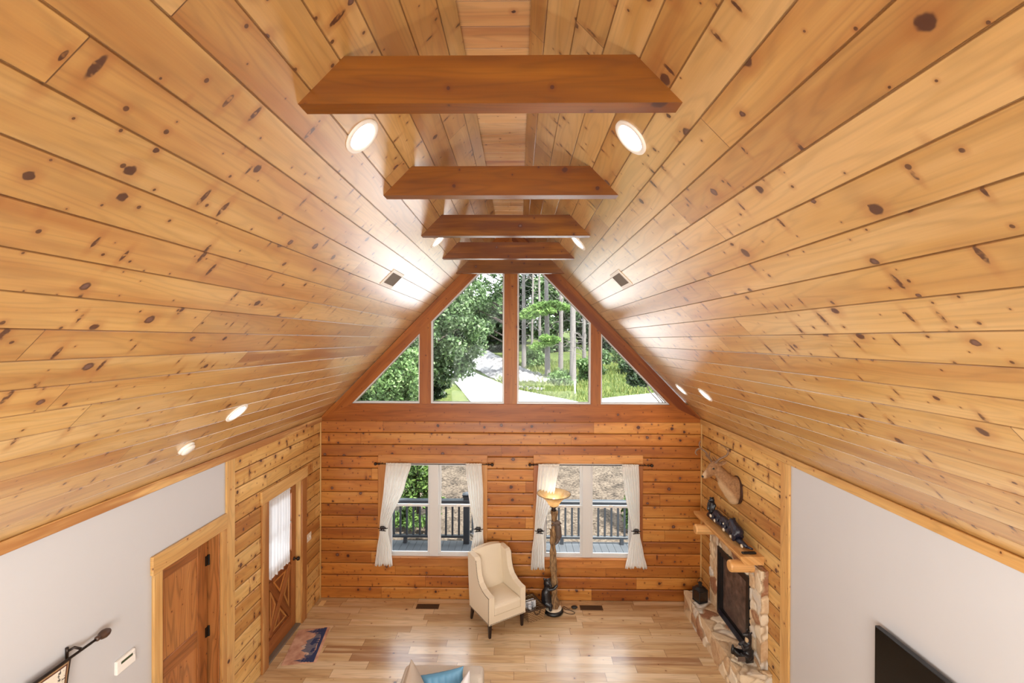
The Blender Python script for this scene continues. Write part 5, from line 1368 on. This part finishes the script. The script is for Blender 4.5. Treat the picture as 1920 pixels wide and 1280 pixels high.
# forest behind
FL = {0: 'dark green forest tree', 1: 'mid green forest tree', 2: 'forest tree with brighter crown'}
WH = ['far left, behind the bushy tree of the left triangular pane', 'front row left of the road bend', 'low in the front row behind the scree bank', 'front row behind the bough bearing pine', 'at the top of the lawn in the right triangular pane',
      'far right end of the wood', 'second row left of the road bend', 'low in the second row behind the road bend', 'second row just right of the centre post', 'second row left of the right side post', 'second row in the right triangular pane', 'deepest, behind the bough bearing pine', 'deepest, left of the centre post']
FX = [(-16, 47, 0), (-9.3, 47, 1), (-2.6, 47, 0), (3.9, 47, 1), (10.4, 47, 0), (17, 47, 1), (-12.6, 53.5, 1), (-5.9, 53.5, 0), (0.7, 53.5, 0), (7.2, 53.5, 0), (13.8, 53.5, 0), (4, 60, 1), (-2.6, 60, 0)]
for k, (x, y, t) in enumerate(FX):
    hgt = (4.6, 4.2, 5.0)[t] if not (-6 < x < -0.5) else 2.3
    tree('forest_tree', x, y, '%s, %s' % (FL[t], WH[k]), 'tree', 'woodland across the road', 2.3, 2.0, hgt+0.6, hgt+0.4, 7000, 48, 0.9, 0.27, M['leafdark'] if t == 0 else M['leaf'], 100+k*7, 0.2)
for k, (x, y, rx, rz, lab) in enumerate(((1.3, 37.5, 0.9, 0.7, 'low bright shrub between the two leftmost pine trunks'), (4.6, 31.5, 0.75, 0.8, 'bright green shrub right of the broadest pine trunk'), (2.9, 30.3, 0.8, 0.35, 'low green shrub at the foot of the pines'), (5.6, 33, 0.6, 1.3, 'tall shrub beside the right gable side post'), (8.0, 34.5, 1.6, 1.5, 'dark bushy shrub at the top of the right triangular pane'))):
    tree('woodland_shrub', x, y, lab, 'shrub', 'shrubs under the pines', rx, rx*0.8, rz, rz*0.8, 1900, 16, 0.4, 0.14, M['leaflight'] if k < 3 else M['leaf'], 300+k*5, 0.03)
# conifers by the deck
def conifer(x, y, h, r, label, seed):
    e = tag(empty('conifer_shrub', (x, y, gz(x, y))), label, 'shrub', 'conifers by the deck'); rng = np.random.RandomState(seed)
    cl = []
    for _ in range(90):
        t = rng.uniform(0.03, 1.0); a = rng.uniform(0, 2*PI); rr = r*(1-t*0.75)*rng.uniform(0.5, 1); cl.append((math.cos(a)*rr, math.sin(a)*rr, 0.1+t*h))
    leafobj('foliage', quads(9000, cl, 0.14, 0.055, seed+1, asp=2.4), M['conifer'], e)
    b = MB(); b.tube([(0, 0, -0.05), (0, 0, h*0.5), (0, 0, h)], [0.05, 0.04, 0.01], 7); b.build('stem', M['barkdark'], e)
conifer(-2.36, 10.75, 2.0, 0.62, 'green conifer shrub behind the deck railing in the left window', 401)
conifer(2.86, 10.7, 1.9, 0.42, 'narrow dark conifer at the right edge of the right window', 411)
# grass tufts along the verge, stone pile, marker post
V = []; rng = np.random.RandomState(9); n = 9000
px_ = rng.uniform(-1.5, 13, n); py_ = rng.uniform(25, 40, n)
upper = np.interp(px_, [p[0] for p in RU[4:]], [p[1] for p in RU[4:]])
py_ = np.where(py_ < upper+0.15, upper+0.15+rng.rand(n)*2, py_)
pz_ = np.where(py_ < 25, -0.28+(py_-9.9)*0.072, 0.807+(py_-25)*0.10)
a = rng.uniform(0, PI, n); hgt = rng.uniform(0.08, 0.34, n); w = 0.035
ux, uy = np.cos(a)*w, np.sin(a)*w; lx, ly = rng.uniform(-.12, .12, n), rng.uniform(-.12, .12, n)
V = np.stack([np.stack([px_-ux, py_-uy, pz_-0.02], 1), np.stack([px_+ux, py_+uy, pz_-0.02], 1), np.stack([px_+ux*.2+lx, py_+uy*.2+ly, pz_+hgt], 1), np.stack([px_-ux*.2+lx, py_-uy*.2+ly, pz_+hgt], 1)], 1).reshape(-1, 3)
o = leafobj('grass', V, M['grassb'], None); tag(o, 'tufts of roadside grass on the verge below the pines', 'grass', kind='stuff')
rng = np.random.RandomState(12)
for k in range(16):
    x = 0.05+1.35*(k % 8)/7+rng.uniform(-.06, .06); y = 28.5+0.35*(k//8)+rng.uniform(-.1, .1)-0.5*(x); z = gz(x, y)
    b = MB(); b.ball((0, 0, 0), (rng.uniform(.1, .17), rng.uniform(.09, .14), rng.uniform(.07, .12)), 9, 6)
    b.v = [tuple(Vector(p)*(1+0.18*math.sin(p[0]*31+p[1]*23+k))) for p in b.v]
    o = b.build('stone', M['scree'], smooth=False, loc=(x, y, z+0.05)); o.rotation_euler = (0, 0, rng.uniform(0, 6)); tag(o, 'grey stone in the low pile beside the road at the gable centre post', 'stone', 'roadside stone pile')
x, y = 3.36, 27.0
b = MB(); b.box(-0.045, 0.045, -0.045, 0.045, -0.05, 0.72); o = b.build('marker_post', M['vinyl'], bevel=0.01, loc=(x, y, gz(x, y))); tag(o, 'short white marker post at the grassy road verge', 'post')
